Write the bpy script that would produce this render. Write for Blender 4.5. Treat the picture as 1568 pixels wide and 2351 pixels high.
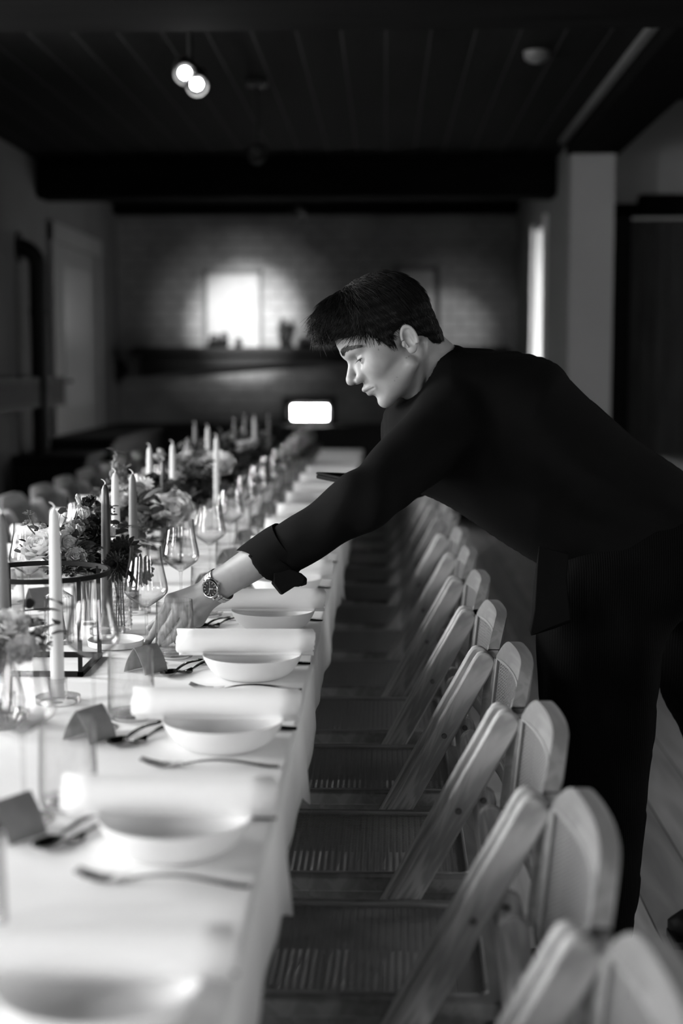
import bpy, math, random
import numpy as np
from mathutils import Vector, Matrix
for o in list(bpy.data.objects): bpy.data.objects.remove(o)
SC = bpy.context.scene
COL = SC.collection
PI = math.pi
rnd = random.Random(7)
# ---------------------------------------------------------------- camera
FPX, CZ = 3265.0, 1.3136
PH = math.atan(.10276); TH = math.atan(.03093 * math.cos(PH))
cR = Vector((math.cos(TH), math.sin(TH), 0))
cF = Vector((-math.sin(TH) * math.cos(PH), math.cos(TH) * math.cos(PH), -math.sin(PH)))
cU = cR.cross(cF)
cO = Vector((0, 0, CZ))
cam = bpy.data.cameras.new('camera'); camo = bpy.data.objects.new('camera', cam); COL.objects.link(camo)
camo.matrix_world = Matrix(((cR.x, cU.x, -cF.x, 0), (cR.y, cU.y, -cF.y, 0), (cR.z, cU.z, -cF.z, CZ), (0, 0, 0, 1)))
cam.sensor_fit = 'VERTICAL'; cam.sensor_height = 36; cam.lens = 36 * FPX / 2351
cam.clip_start = .05
cam.dof.use_dof = True; cam.dof.focus_distance = 2.82; cam.dof.aperture_fstop = 2.0; cam.dof.aperture_blades = 9
SC.camera = camo
def ray(x, y): return cF + cR * ((x - 784) / FPX) + cU * ((1175.5 - y) / FPX)
def on(x, y, z=.75): d = ray(x, y); return cO + d * ((z - CZ) / d.z)      # where the line of sight meets height z
def at(x, y, Y): d = ray(x, y); return cO + d * (Y / d.y)                 # ... meets distance Y
# ---------------------------------------------------------------- world, exposure
W = bpy.data.worlds.new('world'); SC.world = W; W.use_nodes = True
W.node_tree.nodes['Background'].inputs[0].default_value = (.5, .5, .5, 1)
W.node_tree.nodes['Background'].inputs[1].default_value = .02
SC.view_settings.view_transform = 'Standard'; SC.view_settings.look = 'None'
SC.view_settings.exposure = 2.28; SC.view_settings.gamma = 1; SC.view_settings.use_curve_mapping = False
SC.cycles.transparent_max_bounces = 40; SC.cycles.max_bounces = 10; SC.cycles.glossy_bounces = 4
# ---------------------------------------------------------------- daylight: panes just outside the windows
XL, XR, YF, YB, ZC = -2.4, 1.16, 12.8, -2.6, 2.72
WIN_LEFT = [(-.9, .0), (.9, 1.8), (2.9, 3.8), (5.0, 5.8)]
WIN_OUT = [(-1.5, -.9), (3.0, 4.0)]
WIN_BACK = [(-1.5, -.8), (1.2, 2.1)]
def area(name, loc, rot, sx, sy, power):
    l = bpy.data.lights.new(name, 'AREA'); l.shape = 'RECTANGLE'; l.size = sx; l.size_y = sy; l.energy = power
    o = bpy.data.objects.new(name, l); COL.objects.link(o); o.location = loc; o.rotation_euler = rot
    return o
for (a, b), e in zip(WIN_LEFT, (26, 25, 38, 20)):
    area('window_daylight', (XL - .28, (a + b) / 2, 1.6), (0, -PI / 2, 0), 1.3, b - a, e)
for (a, b), e in zip(WIN_BACK, (6, 14)):
    area('window_daylight', ((a + b) / 2, YB - .28, 1.6), (PI / 2, 0, 0), b - a, 1.3, e)
for (a, b), e in zip(WIN_OUT, (22, 9)): area('window_daylight', (3.26, (a + b) / 2, 1.6), (0, PI / 2, 0), 1.3, b - a, e)
area('window_daylight', (1.65, 10.85, 1.4), (0, PI / 2, 0), 1.4, .8, 9)
# ---------------------------------------------------------------- materials
def grey(v): return (v, v, v, 1)
MATS = {}
def mat(name, v, rough=.6, metal=0, **kw):
    if name in MATS: return MATS[name]
    m = bpy.data.materials.new(name); m.use_nodes = True; nt = m.node_tree; N = nt.nodes; L = nt.links
    b = N['Principled BSDF']
    b.inputs['Base Color'].default_value = grey(v); b.inputs['Roughness'].default_value = rough
    b.inputs['Metallic'].default_value = metal
    if 'spec' in kw: b.inputs['Specular IOR Level'].default_value = kw['spec']
    if 'coat' in kw: b.inputs['Coat Weight'].default_value = kw['coat']
    if 'sheen' in kw: b.inputs['Sheen Weight'].default_value = kw['sheen']
    if 'sss' in kw:
        b.inputs['Subsurface Weight'].default_value = kw['sss']; b.inputs['Subsurface Scale'].default_value = kw.get('sr', .01)
        b.inputs['Subsurface Radius'].default_value = (1, 1, 1)
    if 'emit' in kw:
        b.inputs['Emission Color'].default_value = grey(1); b.inputs['Emission Strength'].default_value = kw['emit']
    tc = N.new('ShaderNodeTexCoord'); mp = N.new('ShaderNodeMapping'); L.new(tc.outputs['Object'], mp.inputs[0])
    mp.inputs['Scale'].default_value = kw.get('scale', (1, 1, 1))
    nz = N.new('ShaderNodeTexNoise'); L.new(mp.outputs[0], nz.inputs[0]); nz.inputs['Scale'].default_value = kw.get('ns', 8)
    nz.inputs['Detail'].default_value = kw.get('det', 4); nz.inputs['Distortion'].default_value = kw.get('dist', 0)
    fac = nz.outputs[0]
    if kw.get('rings'):
        m1 = N.new('ShaderNodeMath'); m1.operation = 'MULTIPLY'; L.new(fac, m1.inputs[0]); m1.inputs[1].default_value = kw['rings']
        m2 = N.new('ShaderNodeMath'); m2.operation = 'SINE'; L.new(m1.outputs[0], m2.inputs[0])
        m3 = N.new('ShaderNodeMath'); m3.operation = 'MULTIPLY_ADD'; L.new(m2.outputs[0], m3.inputs[0]); m3.inputs[1].default_value = .5; m3.inputs[2].default_value = .5
        fac = m3.outputs[0]
    if kw.get('var'):
        r = N.new('ShaderNodeMapRange'); L.new(fac, r.inputs[0])
        r.inputs[1].default_value = kw.get('f0', .25); r.inputs[2].default_value = kw.get('f1', .75)
        r.inputs[3].default_value = v * (1 - kw['var']); r.inputs[4].default_value = v * (1 + kw['var'])
        L.new(r.outputs[0], b.inputs['Base Color'])
    if kw.get('bump'):
        bp = N.new('ShaderNodeBump'); bp.inputs['Strength'].default_value = kw['bump']; bp.inputs['Distance'].default_value = kw.get('bd', .01)
        n2 = N.new('ShaderNodeTexNoise'); L.new(mp.outputs[0], n2.inputs[0]); n2.inputs['Scale'].default_value = kw.get('bs', kw.get('ns', 8)); n2.inputs['Detail'].default_value = 5
        L.new(n2.outputs[0], bp.inputs['Height']); L.new(bp.outputs[0], b.inputs['Normal'])
    MATS[name] = m
    return m
def M(n): return MATS[n]
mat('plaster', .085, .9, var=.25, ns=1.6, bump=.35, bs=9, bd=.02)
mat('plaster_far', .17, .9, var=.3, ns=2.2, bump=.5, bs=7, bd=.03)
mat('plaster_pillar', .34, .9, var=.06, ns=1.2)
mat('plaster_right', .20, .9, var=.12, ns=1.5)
mat('reveal_white', .75, .8)
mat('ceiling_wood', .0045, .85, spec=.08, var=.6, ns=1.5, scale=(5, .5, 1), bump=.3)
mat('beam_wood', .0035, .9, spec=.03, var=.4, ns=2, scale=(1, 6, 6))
mat('floor_wood', .42, .55, var=.3, ns=2.2, scale=(7, .8, 1), dist=.6, bump=.12, bd=.004)
mat('cloth', .80, .85, sheen=.2, bump=.25, bs=7, bd=.012, ns=6, var=.02, scale=(1, 2.2, 1))
mat('napkin', .83, .9, sheen=.2, bump=.2, bs=300, bd=.0008)
mat('ceramic', .80, .55, var=.02)
mat('steel', .45, .16, 1, var=.05)
mat('steel_dark', .16, .12, 1)
mat('watch_steel', .6, .2, 1)
mat('watch_dial', .01, .25)
mat('card', .17, .8, var=.1, ns=60)
mat('black_metal', .0035, .6, 0, spec=.2)
mat('black_paint', .004, .6, spec=.2)
mat('dark_wood', .007, .7, spec=.2, var=.4, ns=3, scale=(1, 6, 6))
mat('door_wood', .034, .7, var=.5, ns=2.5, scale=(6, 6, .8), bump=.3)
mat('door_paint', .14, .6, var=.1)
mat('door_glass', .28, .25)
mat('wood_post', .42, .42, ns=2.6, scale=(7, 7, 1.1), dist=.9, rings=34, var=.26, f0=0, f1=1, bump=.08, bd=.002)
mat('wood_rail', .21, .45, ns=2.6, scale=(8, 1.1, 8), dist=.8, rings=24, var=.16, f0=0, f1=1)
mat('bolt', .18, .35, .9)
mat('candle_light', .62, .5, sss=.3, sr=.01)
mat('candle_mid', .19, .45, sss=.2, sr=.006)
mat('candle_grey', .055, .35, coat=.4)
mat('candle_dark', .022, .35, coat=.3)
mat('wick', .75, .8)
mat('skin', .27, .48, sss=.25, sr=.012, var=.05, ns=60, bump=.12, bs=420, bd=.0006)
mat('hair', .003, .5, spec=.18)
mat('brow', .012, .6)
mat('eye', .35, .15, coat=.6)
mat('iris', .02, .1, coat=1)
mat('lip', .2, .45, var=.08, ns=90)
mat('nail', .45, .3)
mat('shirt', .0032, .9, spec=.08, var=.15, ns=30, bump=.25, bs=900, bd=.0006)
mat('tray', .003, .8, spec=.1)
mat('shoe', .008, .5)
mat('petal_white', .78, .7, sss=.2, sr=.005, var=.05)
mat('petal_pale', .5, .7, sss=.2, sr=.005, var=.12, ns=30)
mat('petal_mid', .2, .7, var=.25, ns=30)
mat('petal_dark', .012, .75, var=.4, ns=40)
mat('leaf', .055, .5, var=.35, ns=20)
mat('leaf_dark', .018, .5, var=.35, ns=20)
mat('leaf_light', .13, .5, var=.25, ns=20)
mat('stem', .07, .6)
mat('frame_dark', .05, .7)
mat('panel_pale', .19, .8, var=.2, ns=4)
mat('glow', .9, .5, emit=14)
mat('bulb', .9, .5, emit=30)
mat('fixture_white', .09, .6)
mat('side_cloth', .30, .85)
# corduroy: fine vertical wales
m = mat('corduroy', .0022, .9, spec=.05); nt = m.node_tree
tc = nt.nodes.new('ShaderNodeTexCoord'); wv = nt.nodes.new('ShaderNodeTexWave'); wv.bands_direction = 'X'
wv.inputs['Scale'].default_value = 70; wv.inputs['Distortion'].default_value = 0
nt.links.new(tc.outputs['Object'], wv.inputs[0]); bp = nt.nodes.new('ShaderNodeBump'); bp.inputs['Strength'].default_value = .5; bp.inputs['Distance'].default_value = .001
nt.links.new(wv.outputs[1], bp.inputs['Height']); nt.links.new(bp.outputs[0], nt.nodes['Principled BSDF'].inputs['Normal'])
# floor boards: joints
def boards(m, axis, width, depth=.006):
    nt = m.node_tree; N = nt.nodes; L = nt.links; tc = N.new('ShaderNodeTexCoord'); sp = N.new('ShaderNodeSeparateXYZ'); L.new(tc.outputs['Object'], sp.inputs[0])
    a = N.new('ShaderNodeMath'); a.operation = 'DIVIDE'; L.new(sp.outputs[axis], a.inputs[0]); a.inputs[1].default_value = width
    f = N.new('ShaderNodeMath'); f.operation = 'FRACT'; L.new(a.outputs[0], f.inputs[0])
    g = N.new('ShaderNodeMath'); g.operation = 'GREATER_THAN'; L.new(f.outputs[0], g.inputs[0]); g.inputs[1].default_value = .975
    b = N['Principled BSDF']; src = b.inputs['Base Color'].links[0].from_socket
    fl = N.new('ShaderNodeMath'); fl.operation = 'FLOOR'; L.new(a.outputs[0], fl.inputs[0])
    wn = N.new('ShaderNodeTexWhiteNoise'); wn.noise_dimensions = '1D'; L.new(fl.outputs[0], wn.inputs['W'])
    mr = N.new('ShaderNodeMapRange'); L.new(wn.outputs[0], mr.inputs[0]); mr.inputs[3].default_value = .7; mr.inputs[4].default_value = 1.25
    mu = N.new('ShaderNodeMath'); mu.operation = 'MULTIPLY'; L.new(src, mu.inputs[0]); L.new(mr.outputs[0], mu.inputs[1])
    mx = N.new('ShaderNodeMix'); mx.data_type = 'FLOAT'; L.new(g.outputs[0], mx.inputs[0]); L.new(mu.outputs[0], mx.inputs[2]); mx.inputs[3].default_value = .06
    L.new(mx.outputs[0], b.inputs['Base Color'])
boards(M('floor_wood'), 0, .16); boards(M('ceiling_wood'), 0, .19)
# painted brick relief on the far wall
m = M('plaster_far'); nt = m.node_tree
tc = nt.nodes.new('ShaderNodeTexCoord'); mp = nt.nodes.new('ShaderNodeMapping'); mp.inputs['Rotation'].default_value = (PI / 2, 0, 0)
nt.links.new(tc.outputs['Object'], mp.inputs[0]); br = nt.nodes.new('ShaderNodeTexBrick'); nt.links.new(mp.outputs[0], br.inputs[0])
br.inputs['Scale'].default_value = 2.6; br.inputs['Mortar Size'].default_value = .02; br.inputs['Mortar Smooth'].default_value = .8
bp = nt.nodes.new('ShaderNodeBump'); bp.inputs['Strength'].default_value = .8; bp.inputs['Distance'].default_value = .02; bp.invert = True
ob = nt.nodes['Bump']; nt.links.new(br.outputs['Fac'], bp.inputs['Height']); nt.links.new(ob.outputs[0], bp.inputs['Normal']); nt.links.new(bp.outputs[0], nt.nodes['Principled BSDF'].inputs['Normal'])
# woven cane: open weave (the holes really let light and sight through)
m = mat('cane', .28, .5); nt = m.node_tree; N = nt.nodes; L = nt.links
tc = N.new('ShaderNodeTexCoord'); sp = N.new('ShaderNodeSeparateXYZ'); L.new(tc.outputs['UV'], sp.inputs[0])
def mth(op, a, b=None):
    n = N.new('ShaderNodeMath'); n.operation = op
    for i, q in enumerate((a, b)):
        if q is None: continue
        if isinstance(q, (int, float)): n.inputs[i].default_value = q
        else: L.new(q, n.inputs[i])
    return n.outputs[0]
u = mth('MULTIPLY', sp.outputs[0], 2 * PI / .0115); v = mth('MULTIPLY', sp.outputs[1], 2 * PI / .0062)
su = mth('SINE', u); sv = mth('SINE', v); prod = mth('MULTIPLY', mth('ADD', su, .15), mth('ADD', sv, .25))
hole = mth('GREATER_THAN', mth('MULTIPLY', mth('GREATER_THAN', su, .4), mth('MAXIMUM', sv, 0)), .75)
tr = N.new('ShaderNodeBsdfTransparent'); mx = N.new('ShaderNodeMixShader'); L.new(hole, mx.inputs[0]); L.new(N['Principled BSDF'].outputs[0], mx.inputs[1]); L.new(tr.outputs[0], mx.inputs[2])
L.new(mx.outputs[0], N['Material Output'].inputs[0])
bp = N.new('ShaderNodeBump'); bp.inputs['Strength'].default_value = 1; bp.inputs['Distance'].default_value = .003; bp.invert = True
L.new(prod, bp.inputs['Height']); L.new(bp.outputs[0], N['Principled BSDF'].inputs['Normal'])
# thin glass
def glass(name, edge=.55, tint=.97, gloss=1.0):
    m = bpy.data.materials.new(name); m.use_nodes = True; N = m.node_tree.nodes; L = m.node_tree.links; N.clear()
    out = N.new('ShaderNodeOutputMaterial'); tr = N.new('ShaderNodeBsdfTransparent'); gl = N.new('ShaderNodeBsdfGlossy'); gl.inputs['Roughness'].default_value = .03
    lw = N.new('ShaderNodeLayerWeight'); lw.inputs['Blend'].default_value = .5
    pw = N.new('ShaderNodeMath'); pw.operation = 'POWER'; L.new(lw.outputs['Facing'], pw.inputs[0]); pw.inputs[1].default_value = 3.2
    r = N.new('ShaderNodeMapRange'); L.new(pw.outputs[0], r.inputs[0]); r.inputs[3].default_value = tint; r.inputs[4].default_value = edge
    L.new(r.outputs[0], tr.inputs[0])
    mu = N.new('ShaderNodeMath'); mu.operation = 'MULTIPLY_ADD'; L.new(pw.outputs[0], mu.inputs[0]); mu.inputs[1].default_value = .5 * min(gloss, 1.1); mu.inputs[2].default_value = .06 * gloss
    mx = N.new('ShaderNodeMixShader'); L.new(mu.outputs[0], mx.inputs[0]); L.new(tr.outputs[0], mx.inputs[1]); L.new(gl.outputs[0], mx.inputs[2]); L.new(mx.outputs[0], out.inputs[0])
    MATS[name] = m
glass('glass', .12, .985, 1.0); glass('glass_thick', .2, .95, 1.2); glass('pane', .8, .95, .8)
# ---------------------------------------------------------------- geometry helpers
class G:
    def __init__(s): s.v = []; s.f = []; s.uv = None
    def add(s, v, f, mtx=None):
        k = len(s.v)
        s.v += [tuple(mtx @ Vector(p)) for p in v] if mtx is not None else [tuple(p) for p in v]
        s.f += [tuple(i + k for i in q) for q in f]
        return s
    def box(s, a, b, mtx=None):
        x0, y0, z0 = a; x1, y1, z1 = b
        return s.add([(x0,y0,z0),(x1,y0,z0),(x1,y1,z0),(x0,y1,z0),(x0,y0,z1),(x1,y0,z1),(x1,y1,z1),(x0,y1,z1)],
                     [(0,3,2,1),(4,5,6,7),(0,1,5,4),(1,2,6,5),(2,3,7,6),(3,0,4,7)], mtx)
    def lathe(s, prof, n=24, c=(0, 0, 0), mtx=None, ruf=0, k=0):
        vs = []; fs = []
        for (r, z) in prof:
            for i in range(n):
                a = 2 * PI * i / n; q = r * (1 + ruf * math.cos(k * a))
                vs.append((c[0] + q * math.cos(a), c[1] + q * math.sin(a), c[2] + z))
        for j in range(len(prof) - 1):
            for i in range(n):
                i2 = (i + 1) % n; fs.append((j*n+i, j*n+i2, (j+1)*n+i2, (j+1)*n+i))
        if prof[0][0] > 1e-4 and 0: pass
        return s.add(vs, fs, mtx)
    def tube(s, pts, rad, n=8, cap=True, mtx=None):
        pts = [Vector(p) for p in pts]
        if not hasattr(rad, '__len__'): rad = [rad] * len(pts)
        vs = []; fs = []; up = None
        for i, p in enumerate(pts):
            t = (pts[min(i+1, len(pts)-1)] - pts[max(i-1, 0)]).normalized()
            if up is None: up = t.orthogonal().normalized()
            else: up = (up - t * up.dot(t)).normalized()
            w = t.cross(up)
            for j in range(n):
                a = 2 * PI * j / n; vs.append(p + (up * math.cos(a) + w * math.sin(a)) * rad[i])
        for i in range(len(pts) - 1):
            for j in range(n):
                j2 = (j+1) % n; fs.append((i*n+j, i*n+j2, (i+1)*n+j2, (i+1)*n+j))
        if cap: fs.append(tuple(range(n))[::-1]); fs.append(tuple((len(pts)-1)*n + j for j in range(n)))
        return s.add(vs, fs, mtx)
    def ball(s, c, r, n=8, mtx=None):
        rx, ry, rz = r if hasattr(r, '__len__') else (r, r, r)
        vs = []; fs = []; m_ = n // 2
        for j in range(1, m_):
            th = PI * j / m_
            for i in range(n): a = 2 * PI * i / n; vs.append((c[0]+rx*math.sin(th)*math.cos(a), c[1]+ry*math.sin(th)*math.sin(a), c[2]+rz*math.cos(th)))
        t = len(vs); vs += [(c[0], c[1], c[2]+rz), (c[0], c[1], c[2]-rz)]
        for j in range(m_ - 2):
            for i in range(n): i2 = (i+1) % n; fs.append((j*n+i, (j+1)*n+i, (j+1)*n+i2, j*n+i2))
        for i in range(n): i2 = (i+1) % n; fs.append((t, i, i2)); fs.append((t+1, (m_-2)*n+i2, (m_-2)*n+i))
        return s.add(vs, fs, mtx)
    def prism(s, poly, y0, y1, mtx=None):            # outline in XZ, extruded along Y
        n = len(poly); vs = [(x, y0, z) for x, z in poly] + [(x, y1, z) for x, z in poly]
        fs = [tuple(range(n)), tuple(range(2*n-1, n-1, -1))] + [(i, i+n, (i+1) % n + n, (i+1) % n) for i in range(n)]
        return s.add(vs, fs, mtx)
    def out(s, name, m, parent=None, smooth=True, bevel=0, loc=None, rot=None, seg=2, solid=0, sub=0):
        me = bpy.data.meshes.new(name); me.from_pydata(s.v, [], s.f); me.validate(); me.update()
        me.materials.append(M(m) if isinstance(m, str) else m)
        if s.uv:
            ul = me.uv_layers.new(name='UVMap')
            for lp in me.loops: ul.data[lp.index].uv = s.uv[lp.vertex_index]
        import bmesh
        bm = bmesh.new(); bm.from_mesh(me); bmesh.ops.recalc_face_normals(bm, faces=bm.faces); bm.to_mesh(me); bm.free()
        if smooth:
            for p in me.polygons: p.use_smooth = True
            me.set_sharp_from_angle(angle=math.radians(38))
        o = bpy.data.objects.new(name, me); COL.objects.link(o)
        if loc is not None: o.location = loc
        if rot is not None: o.rotation_euler = rot
        if parent is not None: o.parent = parent
        if bevel:
            b = o.modifiers.new('bevel', 'BEVEL'); b.width = bevel; b.segments = seg; b.limit_method = 'ANGLE'; b.angle_limit = .6
        if solid:
            b = o.modifiers.new('solid', 'SOLIDIFY'); b.thickness = solid; b.offset = 0
        if sub:
            b = o.modifiers.new('sub', 'SUBSURF'); b.levels = sub; b.render_levels = sub
        return o
def tag(o, label, cat, group=None, kind=None):
    if label: o['label'] = label
    if cat: o['category'] = cat
    if group: o['group'] = group
    if kind: o['kind'] = kind
    return o
def T(name, label, cat, loc=(0, 0, 0), rz=0, group=None):
    o = bpy.data.objects.new(name, None); o.empty_display_size = .05; COL.objects.link(o); o.location = loc; o.rotation_euler = (0, 0, rz)
    return tag(o, label, cat, group)
def S(o): o['kind'] = 'structure'; return o
def dup(root, loc, rz=0, label=None, group=None):
    r = root.copy(); COL.objects.link(r); r.location = loc; r.rotation_euler = (0, 0, rz)
    if label: r['label'] = label
    if group: r['group'] = group
    for ch in list(root.children):
        c = ch.copy(); COL.objects.link(c); c.parent = r
        for g in list(ch.children):
            d = g.copy(); COL.objects.link(d); d.parent = c
    return r
ORD = ['nearest', 'second', 'third', 'fourth', 'fifth', 'sixth', 'seventh', 'eighth', 'ninth', 'tenth', 'eleventh', 'twelfth', 'thirteenth', 'fourteenth', 'fifteenth', 'sixteenth', 'seventeenth']
# ================================================================ THE ROOM
G().box((XL - .4, YB - .4, -.1), (3.4, YF + .4, 0)).out('floor', 'floor_wood', smooth=False); S(bpy.data.objects['floor'])
def wall_x(name, m, x0, x1, y0, y1, z1, holes):       # wall along Y with rectangular openings (ya, yb, za, zb)
    g = G(); y = y0
    for (a, b, za, zb) in holes:
        if a > y: g.box((x0, y, 0), (x1, a, z1))
        if za > 0: g.box((x0, a, 0), (x1, b, za))
        g.box((x0, a, zb), (x1, b, z1)); y = b
    g.box((x0, y, 0), (x1, y1, z1)); return S(g.out(name, m, smooth=False))
def wall_y(name, m, y0, y1, x0, x1, z1, holes):
    g = G(); x = x0
    for (a, b, za, zb) in holes:
        if a > x: g.box((x, y0, 0), (a, y1, z1))
        if za > 0: g.box((a, y0, 0), (b, y1, za))
        g.box((a, y0, zb), (b, y1, z1)); x = b
    g.box((x, y0, 0), (x1, y1, z1)); return S(g.out(name, m, smooth=False))
PD = at(1294, 800, 9.1)[1]
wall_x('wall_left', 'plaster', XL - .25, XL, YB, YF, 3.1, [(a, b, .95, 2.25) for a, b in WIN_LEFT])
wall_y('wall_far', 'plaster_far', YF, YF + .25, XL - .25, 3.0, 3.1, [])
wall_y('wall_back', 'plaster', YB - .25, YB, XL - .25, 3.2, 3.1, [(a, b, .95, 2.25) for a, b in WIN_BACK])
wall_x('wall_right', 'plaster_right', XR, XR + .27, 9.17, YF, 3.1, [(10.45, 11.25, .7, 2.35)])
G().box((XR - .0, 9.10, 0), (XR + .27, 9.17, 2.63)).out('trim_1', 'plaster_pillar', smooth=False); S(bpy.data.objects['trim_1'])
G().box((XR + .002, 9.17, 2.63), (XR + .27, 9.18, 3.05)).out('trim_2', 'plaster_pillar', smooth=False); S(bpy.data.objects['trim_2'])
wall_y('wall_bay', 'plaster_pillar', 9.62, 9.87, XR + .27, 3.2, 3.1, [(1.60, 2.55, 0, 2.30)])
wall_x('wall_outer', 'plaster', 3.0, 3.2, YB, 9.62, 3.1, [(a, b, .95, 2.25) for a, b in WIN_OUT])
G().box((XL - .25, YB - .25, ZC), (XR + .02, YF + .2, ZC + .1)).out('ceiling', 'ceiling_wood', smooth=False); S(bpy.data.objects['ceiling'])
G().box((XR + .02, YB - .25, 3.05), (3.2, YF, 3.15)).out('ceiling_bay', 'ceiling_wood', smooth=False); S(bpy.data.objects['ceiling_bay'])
# windows: frames with a glazing bar cross
k = 0
def window(cx, cy, w, h, axis, z=1.6):
    global k; k += 1
    g = G(); t = .045
    def bar(u0, u1, z0, z1):
        if axis == 'x': g.box((cx - .03, cy + u0, z0), (cx + .03, cy + u1, z1))
        else: g.box((cx + u0, cy - .03, z0), (cx + u1, cy + .03, z1))
    bar(-w/2, -w/2 + t, z - h/2, z + h/2); bar(w/2 - t, w/2, z - h/2, z + h/2); bar(-.025, .025, z - h/2, z + h/2)
    bar(-w/2, w/2, z - h/2, z - h/2 + t); bar(-w/2, w/2, z + h/2 - t, z + h/2); bar(-w/2, w/2, z + .15, z + .19)
    f = S(g.out('window_%d' % k, 'reveal_white', smooth=False))
    g = G()
    if axis == 'x': g.box((cx - .003, cy - w/2, z - h/2), (cx + .003, cy + w/2, z + h/2))
    else: g.box((cx - w/2, cy - .003, z - h/2), (cx + w/2, cy + .003, z + h/2))
    g.out('pane', 'pane', f, smooth=False)
for a, b in WIN_LEFT: window(XL - .18, (a + b) / 2, b - a, 1.3, 'x')
for a, b in WIN_BACK: window((a + b) / 2, YB - .18, b - a, 1.3, 'y')
for a, b in WIN_OUT: window(3.12, (a + b) / 2, b - a, 1.3, 'x')
window(XR + .23, 10.85, .8, 1.65, 'x', 1.525)
# white splayed lining of the far right window
g = G(); g.box((XR + .005, 11.235, .7), (XR + .2, 11.25, 2.35)); g.box((XR - .03, 11.25, .65), (XR, 11.30, 2.4)); g.box((XR - .03, 10.40, .65), (XR, 10.45, 2.4)); g.box((XR - .03, 10.4, .65), (XR + .2, 11.3, .7))
S(g.out('trim_3', 'reveal_white', smooth=False))
# beams
n = 4
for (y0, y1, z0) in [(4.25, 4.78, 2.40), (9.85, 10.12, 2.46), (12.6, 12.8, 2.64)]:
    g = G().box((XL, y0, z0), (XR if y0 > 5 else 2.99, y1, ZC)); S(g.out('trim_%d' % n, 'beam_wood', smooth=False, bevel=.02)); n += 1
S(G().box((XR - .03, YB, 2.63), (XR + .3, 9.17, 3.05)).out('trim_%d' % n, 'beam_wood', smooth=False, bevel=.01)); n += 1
S(G().box((XR - .08, 4.78, 2.69), (XR - .045, 9.1, 2.72)).out('trim_%d' % n, 'plaster', smooth=False)); n += 1
# doors
d1 = S(G().box((XL, 10.15, 0), (XL + .04, 10.3, 2.32)).box((XL, 11.75, 0), (XL + .04, 11.9, 2.32)).box((XL, 10.15, 2.2), (XL + .05, 11.9, 2.34)).out('door_1', 'door_paint', smooth=False, bevel=.006))
G().box((XL, 10.3, 0), (XL + .015, 11.75, 2.2)).out('door_leaf', 'door_paint', d1, smooth=False)
G().box((XL + .015, 10.55, 1.0), (XL + .02, 11.5, 2.05)).out('door_panel', 'door_glass', d1, smooth=False)
h_ = G().tube([(XL + .02, 10.4, 1.2), (XL + .08, 10.4, 1.2), (XL + .08, 10.5, 1.2)], .012).out('door_handle', 'steel', d1)
g = G()
for i in range(7):
    g.box((1.62 + i * .13, 9.66, 0), (1.62 + i * .13 + .125, 9.71, 2.28))
d2 = S(g.out('door_2', 'door_wood', smooth=False, bevel=.006))
G().box((1.5, 9.57, 0), (1.62, 9.66, 2.30)).box((2.53, 9.57, 0), (2.65, 9.66, 2.30)).out('door_frame', 'dark_wood', d2, smooth=False, bevel=.01)
kp = at(1425, 803, 9.64)
G().lathe([(0, 0), (.028, .002), (.030, .02), (.02, .03), (0, .03)], 16, mtx=Matrix.Translation((kp.x, 9.66, kp.z)) @ Matrix.Rotation(PI / 2, 4, 'X')).out('door_knob', 'steel', d2)
g = G().box((1.44, 9.5, 2.30), (2.1, 9.66, 2.37)).box((1.66, 9.5, 2.365), (2.9, 9.66, 2.43)); S(g.out('trim_%d' % n, 'beam_wood', smooth=False, bevel=.015)); n += 1
# mantel and hood on the far wall
z1 = at(600, 797, 12.5).z
xl, xr = at(310, 800, 12.5).x, at(1165, 800, 12.5).x
mt = T('mantel_shelf', 'long dark wooden mantel shelf across the far wall with small things standing on it', 'shelf', (0, 12.6, z1))
G().box((xl, -.25, -.07), (xr, .2, 0)).out('shelf_board', 'dark_wood', mt, smooth=False, bevel=.012)
G().prism([(xl + .05, -.07), (xr - .05, -.07), (xr - .05, -.20)] + [(xl + .05 + (xr - xl - .1) * t, -.26 + .13 * math.sin(PI * t)) for t in [1 - i / 14 for i in range(15)]], -.12, .2).out('hood', 'black_metal', mt, smooth=False)
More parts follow.
